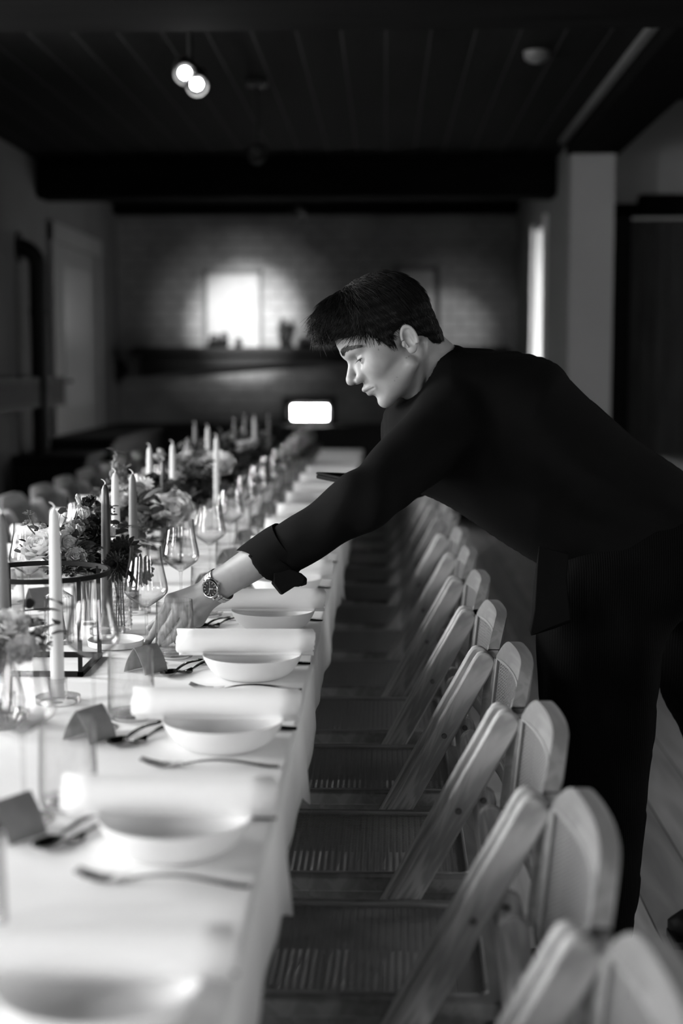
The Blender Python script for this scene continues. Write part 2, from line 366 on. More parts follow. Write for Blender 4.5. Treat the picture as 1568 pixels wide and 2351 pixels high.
# framed panels above the mantel
def panel(x0, x1, y0, name, label):
    a = at(x0, y0, 12.76); b = at(x1, 795, 12.76); t = T(name, label, 'picture frame', ((a.x + b.x) / 2, 12.79, z1))
    w = (b.x - a.x) / 2; h = a.z - z1
    g = G(); g.box((-w, -.05, 0), (-w + .035, .0, h)); g.box((w - .035, -.05, 0), (w, .0, h)); g.box((-w, -.05, h - .035), (w, 0, h)); g.out('frame', 'frame_dark', t, smooth=False, bevel=.004)
    G().box((-w + .03, -.02, 0), (w - .03, -.005, h - .03)).out('backing', 'panel_pale', t, smooth=False)
panel(466, 604, 620, 'picture_frame', 'tall pale framed panel in the left spotlight pool on the far wall')
panel(905, 1003, 612, 'picture_frame', 'pale framed panel on the far wall partly behind the man\'s head')
def pot(px, h, r, label, leafy):
    a = at(px, 795, 12.45); t = T('potted_plant' if leafy else 'ornament', label, 'plant' if leafy else 'ornament', (a.x, 12.45, z1))
    G().lathe([(0, 0), (r * .6, 0), (r, h * .3), (r * .7, h * .45), (r * .75, h * .5), (0, h * .48)], 14).out('pot', 'black_paint', t)
    if leafy:
        g = G(); q = random.Random(px)
        for i in range(26):
            a = q.uniform(0, 2 * PI); e = q.uniform(.2, 1.2); l = h * q.uniform(.4, .65); d = Vector((math.cos(a) * math.cos(e), math.sin(a) * math.cos(e), math.sin(e)))
            p0 = Vector((0, 0, h * .45)); p1 = p0 + d * l; s_ = d.cross(Vector((0, 0, 1))).normalized() * r * .5
            g.add([p0, (p0 + p1) / 2 + s_, p1, (p0 + p1) / 2 - s_], [(0, 1, 2, 3)])
        g.out('leaves', 'leaf_dark', t)
    else: G().ball((0, 0, h * .62), (r * .8, r * .8, h * .36), 10).out('top', 'leaf_dark', t)
pot(655, .27, .06, 'dark leafy plant in a small pot on the mantel right of the left panel', True)
pot(492, .12, .06, 'small dark ornament on the mantel at the left edge of the lit panel', False)
pot(515, .14, .05, 'small dark rounded ornament on the mantel beside the frame post', False)
pot(548, .09, .04, 'smallest dark ornament standing mid way in the lit panel', False)
pot(700, .09, .08, 'low dark bowl ornament on the mantel next to the leafy plant', False)
# counter along the far wall and the glowing framed panel on it
a = at(262, 975, 12.3)
ct = T('counter', 'long low black counter standing against the far wall', 'counter', (0, 12.45, 0))
G().box((a.x, -.3, .0), (1.1, .3, a.z - .04)).out('body', 'black_paint', ct, smooth=False)
G().box((a.x - .02, -.33, a.z - .04), (1.12, .33, a.z)).out('worktop', 'dark_wood', ct, smooth=False, bevel=.006)
a0 = at(648, 912, 12.2); b0 = at(770, 1000, 12.2); g0 = at(669, 931, 12.2); g1 = at(752, 977, 12.2); cx = (a0.x + b0.x) / 2
sc_ = T('glowing_panel', 'black framed box with a glowing white four pane window on the far counter', 'lit panel', (cx, 12.3, a.z))
w = (b0.x - a0.x) / 2; h0 = b0.z - a.z; h1 = a0.z - a.z
G().box((-w, -.06, h1 - .05), (w, .08, h1)).box((-w, -.06, 0), (-w + .05, .08, h1)).box((w - .05, -.06, 0), (w, .08, h1)).box((-w, -.06, 0), (w, .08, .05)).box((-w, .0, 0), (w, .08, h1)).out('frame', 'black_metal', sc_, smooth=False, bevel=.005)
gw = (g1.x - g0.x); gx = g0.x - cx; gz0 = g1.z - a.z; gz1 = g0.z - a.z; mw = .004
for i in range(2):
    for j in range(2):
        x0_ = gx + i * gw / 2 + mw; z0_ = gz0 + j * (gz1 - gz0) / 2 + mw
        G().box((x0_, -.035, z0_), (x0_ + gw / 2 - 2 * mw, -.02, z0_ + (gz1 - gz0) / 2 - 2 * mw)).out('glowing_pane', 'glow', sc_, smooth=False)
G().box((gx - .02, -.03, gz0 - .02), (gx + gw + .02, .01, gz1 + .02)).out('housing', 'black_metal', sc_, smooth=False)
G().box((-.05, -.05, .04), (.05, .0, gz0)).out('foot', 'black_metal', sc_, smooth=False)
# dark round fixture by the left corner
a = at(262, 850, 12.7)
wl = T('wall_fixture', 'dark rounded fixture on the far wall near the left corner', 'wall fixture', (a.x, 12.8, a.z))
G().lathe([(0, .2), (.09, .19), (.11, .12), (.11, .04), (.06, 0), (0, 0)], 10, mtx=Matrix.Rotation(PI / 2, 4, 'X')).out('housing', 'black_metal', wl)
G().box((-.03, -.03, -.16), (.03, 0, .14)).out('mount', 'black_metal', wl, smooth=False)
# left wall: shelf, stovepipe, stove, sideboard
ws = T('wall_shelf', 'dark deep box shelf running along the left wall behind the stovepipe', 'shelf', (XL, 8.5, 1.04))
G().box((0, -2.5, 0), (.02, 1.5, .20)).box((0, -2.5, 0), (.14, 1.5, .03)).box((0, -2.5, .17), (.14, 1.5, .2)).out('shelf_box', 'black_paint', ws, smooth=False, bevel=.004)
G().box((.12, -2.5, .03), (.14, 1.5, .17)).out('front_panel', 'dark_wood', ws, smooth=False)
a = at(86, 600, 9.35)
sp_ = T('stovepipe', 'thick black stovepipe rising by the left wall and bending into it', 'stovepipe', (a.x, 9.35, 0))
zt = at(86, 575, 9.35).z
G().tube([(0, 0, .74), (0, 0, zt - .1)] + [(-.12 + .12 * math.cos(t), 0, zt - .1 + .12 * math.sin(t)) for t in [PI / 2 * i / 6 for i in range(1, 7)]] + [(XL - a.x, 0, zt + .02)], .056, 14).out('pipe', 'black_metal', sp_)
for zz in (1.15, 1.65): G().lathe([(.057, zz), (.063, zz), (.063, zz + .03), (.057, zz + .03)], 16).out('collar', 'black_metal', sp_)
G().lathe([(0, 0), (.10, 0), (.10, .015), (0, .015)], 16, mtx=Matrix.Translation((XL - a.x, 0, zt + .02)) @ Matrix.Rotation(PI / 2, 4, 'Y')).out('wall_plate', 'black_metal', sp_)
st = T('wood_stove', 'black iron stove under the stovepipe at the left wall', 'stove', (a.x, 9.35, 0))
G().box((-.13, -.28, .12), (.35, .28, .70)).out('firebox', 'black_metal', st, smooth=False, bevel=.02)
G().box((-.15, -.31, .70), (.37, .31, .74)).out('top_plate', 'black_metal', st, smooth=False, bevel=.008)
G().box((.35, -.2, .22), (.37, .2, .6)).out('stove_door', 'black_paint', st, smooth=False, bevel=.01)
for sx in (-.1, .3):
    for sy in (-.24, .24): G().tube([(sx, sy, 0), (sx, sy, .13)], .02).out('leg', 'black_metal', st)
sb = T('sideboard', 'low black sideboard along the left wall beyond the stove', 'sideboard', (-2.12, 10.95, 0))
G().box((-.23, -1.1, .08), (.22, 1.1, .78)).out('cabinet', 'black_paint', sb, smooth=False)
G().box((-.25, -1.13, .78), (.25, 1.13, .81)).out('top', 'dark_wood', sb, smooth=False, bevel=.004)
for sx in (-.2, .19):
    for sy in (-1.05, 1.05): G().tube([(sx, sy, 0), (sx, sy, .09)], .018).out('leg', 'black_paint', sb)
# cloth covered table in the bay
tb = T('side_table', 'pale cloth covered table in the right bay behind the man\'s back', 'table', (2.2, 8.5, 0))
G().box((-.42, -.6, .70), (.42, .6, .735)).out('table_top', 'dark_wood', tb, smooth=False)
for sx in (-.36, .36):
    for sy in (-.54, .54): G().box((sx - .025, sy - .025, 0), (sx + .025, sy + .025, .7)).out('leg', 'dark_wood', tb, smooth=False)
g = G().box((-.44, -.62, .735), (.44, .62, .745))
for (x0_, x1_, y0_, y1_) in [(-.45, -.44, -.62, .62), (.44, .45, -.62, .62), (-.44, .44, -.63, -.62), (-.44, .44, .62, .63)]: g.box((x0_, y0_, .35), (x1_, y1_, .745))
c_ = g.out('tablecloth', 'side_cloth', smooth=False, bevel=.003); c_.location = (2.2, 8.5, 0); tag(c_, 'pale grey cloth over the table in the right bay', 'tablecloth')
# ceiling fixtures
def spot(px, py, Y, label, aim=None, lit=False, heads=1):
    p = at(px, py, Y); t = T('ceiling_spotlight', label, 'spotlight', (p.x, Y, p.z))
    G().tube([(0, 0, .05), (0, 0, ZC - p.z)], .010).out('rod', 'black_metal', t)
    G().box((-.05, -.05, ZC - p.z - .03), (.05, .05, ZC - p.z)).out('mount', 'black_metal', t, smooth=False, bevel=.005)
    for hd in range(heads):
        d = (Vector(aim[hd]) - p).normalized(); q = d.to_track_quat('Z', 'Y').to_matrix().to_4x4()
        off = Vector((.02 * (hd * 2 - 1), 0, -.018 * (hd * 2 - 1))) if heads > 1 else Vector()
        mm = Matrix.Translation(off) @ q
        hx = G().lathe([(0, -.08), (.032, -.075), (.045, -.05), (.045, .06), (.040, .06), (.038, .03), (0, .028)], 18, mtx=mm).out('lamp_head', 'black_metal', t)
        b = G().lathe([(0, .045), (.019, .044), (.022, .036), (0, .033)], 18, mtx=mm).out('bulb', 'bulb' if lit else 'glow', hx)
        if not lit:
            for (en, sz) in ((aim[1], aim[2]), (aim[1] * aim[4], aim[3])):
                l = bpy.data.lights.new('spot_beam', 'SPOT'); l.energy = en; l.spot_size = math.radians(sz); l.spot_blend = 1; l.shadow_soft_size = .03
                lo = bpy.data.objects.new('spot_beam', l); COL.objects.link(lo); lo.parent = t; lo.location = d * .075; lo.rotation_euler = d.to_track_quat('-Z', 'Y').to_euler()
            break
    return t
spot(437, 175, 5.35, 'lit double ceiling spotlight, its two bulbs shining towards the camera', [Vector((-.35, 2.6, 1.3)), Vector((-.1, 2.6, .9))], True, 2)
spot(590, 352, 7.2, 'dark ceiling spotlight hanging over the middle of the table, unlit side to us', [at(566, 740, 12.8), 1250, 12.5, 20, .10])
spot(683, 488, 10.25, 'dark ceiling spotlight nearest the far wall', [at(1035, 750, 12.8), 60, 16, 30, .2])
p = at(1231, 165, 6.6)
sd = T('smoke_detector', 'round pale smoke detector on the dark ceiling at right', 'smoke detector', (p.x, 6.6, ZC))
G().lathe([(0, -.045), (.035, -.045), (.055, -.03), (.06, 0), (0, 0)], 24).out('cover', 'fixture_white', sd)
G().lathe([(0, -.05), (.018, -.05), (.02, -.044), (0, -.044)], 16).out('sensor', 'fixture_white', sd)
# ================================================================ TABLE
TX0, TX1, TY0, TY1, TZ = -1.115, -.135, .45, 8.62, .75
TC = (TX0 + TX1) / 2
tb = T('banquet_table', 'very long banquet table under the white cloth', 'table', (TC, 0, 0))
hw = (TX1 - TX0) / 2 - .012
G().box((-hw, TY0 + .02, .715), (hw, TY1 - .02, .744)).out('table_top', 'wood_rail', tb, smooth=False)
for yy in (.9, 2.9, 4.9, 6.9, 8.3):
    for sx in (-1, 1): G().box((sx * .3 - .03, yy - .03, 0), (sx * .3 + .03, yy + .03, .715)).out('leg', 'wood_rail', tb, smooth=False, bevel=.004)
g = G(); NY = 260; prof = []
DROP = .115
for t in range(5): prof.append((0, -1, t / 4))          # left drop
for t in range(1, 4): prof.append((1, -1, t / 4))
for t in range(0, 25): prof.append((2, 0, t / 24))
for t in range(1, 4): prof.append((3, 1, t / 4))
for t in range(5): prof.append((4, 1, t / 4))
q = random.Random(3); ph1 = [q.uniform(0, 6) for _ in range(6)]
def wav(y, s): return math.sin(y * 7.3 + ph1[0] + s) + .6 * math.sin(y * 16.1 + ph1[1] + 2 * s) + .35 * math.sin(y * 31 + ph1[2])
vs = []; R0 = .010
for j in range(NY + 1):
    y = TY0 + (TY1 - TY0) * j / NY
    for (k_, s_, t) in prof:
        if k_ == 0 or k_ == 4:
            d = (1 - t) if k_ == 0 else t
            x = (TX0 if k_ == 0 else TX1) + s_ * (.0035 * wav(y, s_) * d + .004 * d)
            z = TZ - R0 - (DROP + .006 * wav(y * .7, 1 + s_) - R0) * d
            if k_ == 4:
                for yc in (1.78, 2.27, 4.2, 5.9):
                    dd = abs(y - yc)
                    if dd < .06: z -= .03 * (1 - dd / .06) * d * d; x += .012 * (1 - dd / .06) * d
        elif k_ == 1: a = PI / 2 * t; x = TX0 + R0 - R0 * math.cos(a); z = TZ - R0 + R0 * math.sin(a)
        elif k_ == 3: a = PI / 2 * t; x = TX1 - R0 + R0 * math.sin(a); z = TZ - R0 + R0 * math.cos(a)
        else:
            x = TX0 + R0 + (TX1 - TX0 - 2 * R0) * t; z = TZ
        vs.append((x, y, z))
n_ = len(prof)
fs = [(j*n_+i, j*n_+i+1, (j+1)*n_+i+1, (j+1)*n_+i) for j in range(NY) for i in range(n_ - 1)]
g.add(vs, fs)
for yy in (TY0, TY1):
    g.add([(TX0, yy, TZ - .01), (TX1, yy, TZ - .01), (TX1, yy, TZ - DROP), (TX0, yy, TZ - DROP)], [(0, 1, 2, 3)])
c_ = g.out('tablecloth', 'cloth', solid=.0012); tag(c_, 'white cloth covering the whole length of the long banquet table', 'tablecloth')
# soft press lines running across the cloth
m = M('cloth'); nt = m.node_tree
tc = nt.nodes.new('ShaderNodeTexCoord'); mp = nt.nodes.new('ShaderNodeMapping'); mp.inputs['Scale'].default_value = (.35, 1, 1); mp.inputs['Rotation'].default_value = (0, 0, .25)
nt.links.new(tc.outputs['Object'], mp.inputs[0]); nz = nt.nodes.new('ShaderNodeTexNoise'); nz.inputs['Scale'].default_value = 4.5; nz.inputs['Detail'].default_value = 3; nt.links.new(mp.outputs[0], nz.inputs[0])
bp = nt.nodes.new('ShaderNodeBump'); bp.inputs['Strength'].default_value = .55; bp.inputs['Distance'].default_value = .03
nt.links.new(nz.outputs[0], bp.inputs['Height']); nt.links.new(nt.nodes['Bump'].outputs[0], bp.inputs['Normal']); nt.links.new(bp.outputs[0], nt.nodes['Principled BSDF'].inputs['Normal'])
# ================================================================ TABLEWARE prototypes (origin on the table, x towards the middle of the table = -X)
def bez(p, n=16):
    out = []
    P = [Vector(a) for a in p]
    for i in range(n + 1):
        t = i / n; q = P[:]
        while len(q) > 1: q = [a.lerp(b, t) for a, b in zip(q, q[1:])]
        out.append(q[0])
    return out
def smoothprof(p, n=5):
    out = []
    for i in range(len(p) - 1):
        p0 = p[max(i-1, 0)]; p1 = p[i]; p2 = p[i+1]; p3 = p[min(i+2, len(p)-1)]
        for k_ in range(n):
            t = k_ / n
            out.append(tuple(.5 * ((2*p1[a]) + (-p0[a]+p2[a])*t + (2*p0[a]-5*p1[a]+4*p2[a]-p3[a])*t*t + (-p0[a]+3*p1[a]-3*p2[a]+p3[a])*t**3) for a in (0, 1)))
    out.append(p[-1]); return [(max(0, r), z) for r, z in out]
def make_napkin(tilt=0):
    g = G(); r0 = .0225; L_ = .247; turns = 2.6; N_ = 64; pts = []
    for i in range(N_ + 1):
        a = turns * 2 * PI * i / N_; r = r0 * (1 - .62 * (1 - i / N_)); pts.append((r * math.cos(a + .9), r * math.sin(a + .9)))
    pts.append((pts[-1][0] + .002, pts[-1][1] - .006))
    vs = []; XS = 9
    for k_ in range(XS):
        for i, (u_, w_) in enumerate(pts):
            e = .002 * math.sin(i * .7) if k_ in (0, XS - 1) else 0
            vs.append((-L_ / 2 + L_ * k_ / (XS - 1) + e + (.0025 * math.sin(i * .25) if k_ else 0), u_, w_ + r0 + .0008))
    n_ = len(pts)
    g.add(vs, [(k_*n_+i, k_*n_+i+1, (k_+1)*n_+i+1, (k_+1)*n_+i) for k_ in range(XS-1) for i in range(n_-1)])
    return g.out('rolled_napkin', 'napkin', solid=.0016)
def make_bowl():
    t = T('bowl', '', 'bowl'); t.empty_display_size = .02
    P_ = smoothprof([(0, .004), (.042, .004), (.058, .009), (.074, .020), (.0845, .034), (.0882, .0415), (.0902, .042), (.0902, .040), (.084, .027), (.074, .013), (.060, .003), (.046, 0), (0, 0)], 4)
    G().lathe(P_, 56).out('bowl_body', 'ceramic', t)
    G().lathe([(.046, .0002), (.046, -.0006), (.050, -.0006), (.051, .0004)], 48, c=(0, 0, .0008)).out('foot_ring', 'ceramic', t)
    return t
def make_wine():
    t = T('wine_glass', '', 'wine glass')
    out_ = [(.004, .108), (.010, .112), (.028, .124), (.0385, .134), (.0415, .143), (.0395, .158), (.0345, .182), (.0310, .205), (.0300, .224)]
    P_ = smoothprof(out_, 5)
    G().lathe(P_ + [(r - .0009, z) for r, z in P_[::-1] if z > .112], 40).out('glass_bowl', 'glass', t)
    G().lathe([(.0036, .0045), (.0030, .02), (.0028, .06), (.0030, .095), (.0045, .108), (.001, .1095)], 14).out('glass_stem', 'glass_thick', t)
    G().lathe([(0, 0), (.036, 0), (.037, .001), (.030, .0022), (.012, .0035), (.0036, .0055)], 40).out('glass_foot', 'glass_thick', t)
    return t
def make_tumbler():
    t = T('tumbler', '', 'tumbler')
    o_ = smoothprof([(.001, 0), (.030, 0), (.0345, .003), (.0372, .012), (.0372, .04), (.0362, .08), (.0352, .112)], 4)
    G().lathe(o_ + [(r - .0011, z) for r, z in o_[::-1] if z > .006], 40).out('glass_wall', 'glass', t)
    G().lathe(smoothprof([(0, .003), (.02, .0035), (.032, .005), (.0345, .0095), (.0335, .012), (.02, .0095), (0, .011)], 3), 36).out('glass_base', 'glass_thick', t)
    return t
def handle(g, x0, x1, z, h=.0022, w0=.0028, w1=.0075, y=0, arch=.006, n=18):
    vs = []
    for i in range(n + 1):
        t = i / n; x = x0 + (x1 - x0) * t; w = w0 + (w1 - w0) * (t ** 1.6); zz = z + arch * math.sin(PI * min(1, t * 1.15)) * (1 - t * .4) * 1.0
        th = h * (.7 + .5 * math.sin(PI * t))
        vs += [(x, y - w, zz), (x, y, zz - th * .2), (x, y + w, zz), (x, y + w * .6, zz + th), (x, y - w * .6, zz + th)]
    fs = [(i*5+j, i*5+(j+1) % 5, (i+1)*5+(j+1) % 5, (i+1)*5+j) for i in range(n) for j in range(5)] + [(4, 3, 2, 1, 0), tuple(n*5+j for j in range(5))]
    g.add(vs, fs)
def make_fork(L_=.2, name='fork', m='steel'):                      # head at -x
    t = T(name, '', 'fork'); g = G(); h0 = -L_ / 2; s = L_ / .2
    handle(g, h0 + .062 * s, L_ / 2, .0015 + .002, y=0, arch=.008 * s); g.out('handle', m, t, bevel=0)
    g = G()
    shp = [(.062, .003, .0045), (.054, .006, .003), (.047, .0115, .001), (.040, .0125, .0005)]
    vs = []
    for (a, w, z) in shp: vs += [(h0 + a * s, -w * s, z + .0012), (h0 + a * s, w * s, z + .0012), (h0 + a * s, w * s, z + .003), (h0 + a * s, -w * s, z + .003)]
    g.add(vs, [(i*4+j, i*4+(j+1) % 4, (i+1)*4+(j+1) % 4, (i+1)*4+j) for i in range(3) for j in range(4)] + [(0, 1, 2, 3), (12, 13, 14, 15)])
    for k_ in range(4):
        y = (-.0098 + .00653 * k_) * s
        g.tube([(h0 + .041 * s, y, .0025), (h0 + .028 * s, y, .0028), (h0 + .013 * s, y, .0062), (h0, y * .97, .0115)], [.0021, .0019, .0016, .0008], 7)
    g.out('tines', m, t); return t
def make_spoon(L_=.17, m='steel_dark'):
    t = T('spoon', '', 'spoon'); g = G(); h0 = -L_ / 2
    handle(g, h0 + .046, L_ / 2, .004, arch=.006, w1=.006); g.out('handle', m, t)
    g = G(); vs = []; NA, NR = 20, 6
    for (dz, sg) in ((0, 1), (.0011, -1)):
        for j in range(NR + 1):
            r = j / NR
            for i in range(NA):
                a = 2 * PI * i / NA; ex = .024 * (1 + .12 * math.cos(a)) * r
                vs.append((h0 + .024 + ex * math.cos(a), .0155 * r * math.sin(a), .0012 + .0078 * r * r + dz * (1 if sg < 0 else 0)))
    k0 = (NR + 1) * NA
    fs = [(b + j*NA+i, b + j*NA+(i+1) % NA, b + (j+1)*NA+(i+1) % NA, b + (j+1)*NA+i) for b in (0, k0) for j in range(NR) for i in range(NA)]
    fs += [(NR*NA+i, NR*NA+(i+1) % NA, k0+NR*NA+(i+1) % NA, k0+NR*NA+i) for i in range(NA)]
    g.add(vs, fs); g.out('spoon_bowl', m, t); return t
def make_knife(L_=.21):
    t = T('knife', '', 'knife'); g = G()
    handle(g, -.005, L_ / 2, .0015, arch=.002, w0=.0045, w1=.0075, h=.004); g.out('handle', 'steel_dark', t)
    g = G(); g.prism([(-L_ / 2, .001), (-.0, .001), (-.0, .0028), (-L_ / 2 + .01, .0024)], -.008, .008); g.out('blade', 'steel', t, smooth=False); return t
def make_card():                                          # folded tent card, ridge along local X
    g = G(); w = .030; h = .048; b = .027; th = .0007
    N_ = 6
    for s_ in (-1, 1):
        vs = []
        for i in range(N_ + 1):
            t = i / N_
            bow = .004 * math.sin(PI * t)
            for x in (-w, w): vs.append((x, s_ * (b * t + bow), h * (1 - t) + .0004))
        g.add(vs, [(2*i, 2*i+1, 2*i+3, 2*i+2) for i in range(N_)])
    o = g.out('place_card', 'card', smooth=False, solid=.0008); return o
protos = dict(napkin=make_napkin(), bowl=make_bowl(), wine=make_wine(), tumbler=make_tumbler(), fork=make_fork(.197), spoon=make_spoon(), dfork=make_fork(.155, 'dessert_fork', 'steel_dark'), knife=make_knife(), card=make_card())
CAT = dict(napkin='napkin', bowl='bowl', wine='wine glass', tumbler='tumbler', fork='fork', spoon='spoon', dfork='fork', knife='knife', card='place card')
DESC = dict(napkin='white rolled cloth napkin', bowl='white shallow ceramic bowl', wine='empty clear stemmed wine glass', tumbler='empty clear straight water tumbler',
            fork='shiny steel dinner fork', spoon='dark shining dessert spoon', dfork='small dark dessert fork', knife='steel knife beyond the bowl', card='folded grey paper place card')
SPOT = dict(napkin='lying over the %s bowl', bowl='under the %s napkin', wine='at the %s setting', tumbler='at the %s setting', fork='before the %s bowl', spoon='at the %s setting', dfork='at the %s setting', knife='at the %s setting', card='at the %s setting')
used = set()
def put(kind, x, y, rz, label, z=TZ + .0007, group=None):
    p = protos[kind]
    if kind not in used:
        used.add(kind); p.location = (x, y, z); p.rotation_euler = (0, 0, rz); o = p; o['label'] = label; o['category'] = CAT[kind]
        if group: o['group'] = group
    else:
        o = dup(p, (x, y, z), rz, label, group)
        if not group and 'group' in o.keys(): del o['group']
    return o
q = random.Random(11)
GRP = dict(napkin='rolled napkins', bowl='white bowls', wine='wine glasses', tumbler='water tumblers', fork='dinner forks', spoon='dessert spoons', dfork='dessert forks', knife='knives', card='place cards')
def lay(kind, x, y, rz, side, i):
    j = lambda a: q.uniform(-a, a)
    big = kind in ('napkin', 'bowl')
    if (side == 'right' and i > 7) or (side == 'left' and i > 5):
        lab = DESC[kind] + ' in the blurred far half of the %s row' % side
        g = GRP[kind] + ' far down the ' + side + ' row'
    else:
        lab = DESC[kind] + ' in the ' + side + ' row, ' + SPOT[kind] % ORD[i] + ' from us'; g = GRP[kind] + ' along the ' + side + ' side of the table'
    return put(kind, x + j(.004), y + j(.006), rz + j(.03 if big else .06), lab, group=g)
YL = [1.165, 1.61, 2.065, 2.545, 3.01] + [3.48 + .47 * i for i in range(11)]
NSET = 16
for i in range(NSET):                                     # right side, guests face -X
    y = YL[i]
    b_ = lay('bowl', -.243, y, 0, 'right', i)
    n_ = lay('napkin', -.251, y + .004, 0, 'right', i); n_.location.z = TZ + .0435
    lay('fork', -.243, y - .112, -.10, 'right', i)
    if i < 12: lay('knife', -.243, y + .103, .0, 'right', i)
    lay('wine', -.450, y + .105, 0, 'right', i)
    if i != 0: lay('tumbler', -.404, y + .165, 0, 'right', i)
    else: lay('tumbler', -.404, y + .165, 0, 'right', i)
    if i < 12:
        sx, sy = -.372, y + .050
        lay('spoon', sx - .004, sy - .004, 1.30, 'right', i)
        lay('dfork', sx + .024, sy + .012, 1.15, 'right', i).location.z = TZ + .001
        lay('card', -.445, y + .038, 1.0, 'right', i)
XM = 2 * TC
for i in range(11):                                       # left side, mirrored by a half turn
    y = 3.30 + .47 * i
    lay('bowl', XM + .243, y, 0, 'left', i); n_ = lay('napkin', XM + .251, y, PI, 'left', i); n_.location.z = TZ + .0435
    if i < 8: lay('fork', XM + .243, y + .112, PI - .1, 'left', i)
    if i: lay('wine', XM + .450, y - .105, 0, 'left', i)
    lay('tumbler', XM + .404, y - .165, 0, 'left', i)
    if i < 8: lay('spoon', XM + .38, y - .05, 1.3 + PI, 'left', i); lay('card', XM + .445, y - .038, PI + .65, 'left', i)
a = on(68, 1433); put('wine', a.x, a.y, 0, 'empty clear wine glass far left, seen behind the tall pale taper candle', group='wine glasses along the left side of the table')
a = on(60, 1412); put('spoon', a.x, a.y, .6, 'dark shining spoon lying at far left behind the black wire stand', group='dessert spoons along the left side of the table')
# small white dish under his fingertips
a = on(266, 1484); sdh = T('small_dish', 'small flat white dish by the man\'s fingertips and the beaded vase', 'dish', (a.x, a.y, TZ + .0007))
G().lathe(smoothprof([(0, .003), (.045, .003), (.052, .008), (.055, .014), (.0565, .014), (.0555, .008), (.050, .001), (0, 0)], 3), 40).out('dish_body', 'ceramic', sdh)
G().lathe([(.040, 0), (.040, -.0006), (.043, -.0006), (.043, 0)], 32, c=(0, 0, .0008)).out('foot_ring', 'ceramic', sdh)
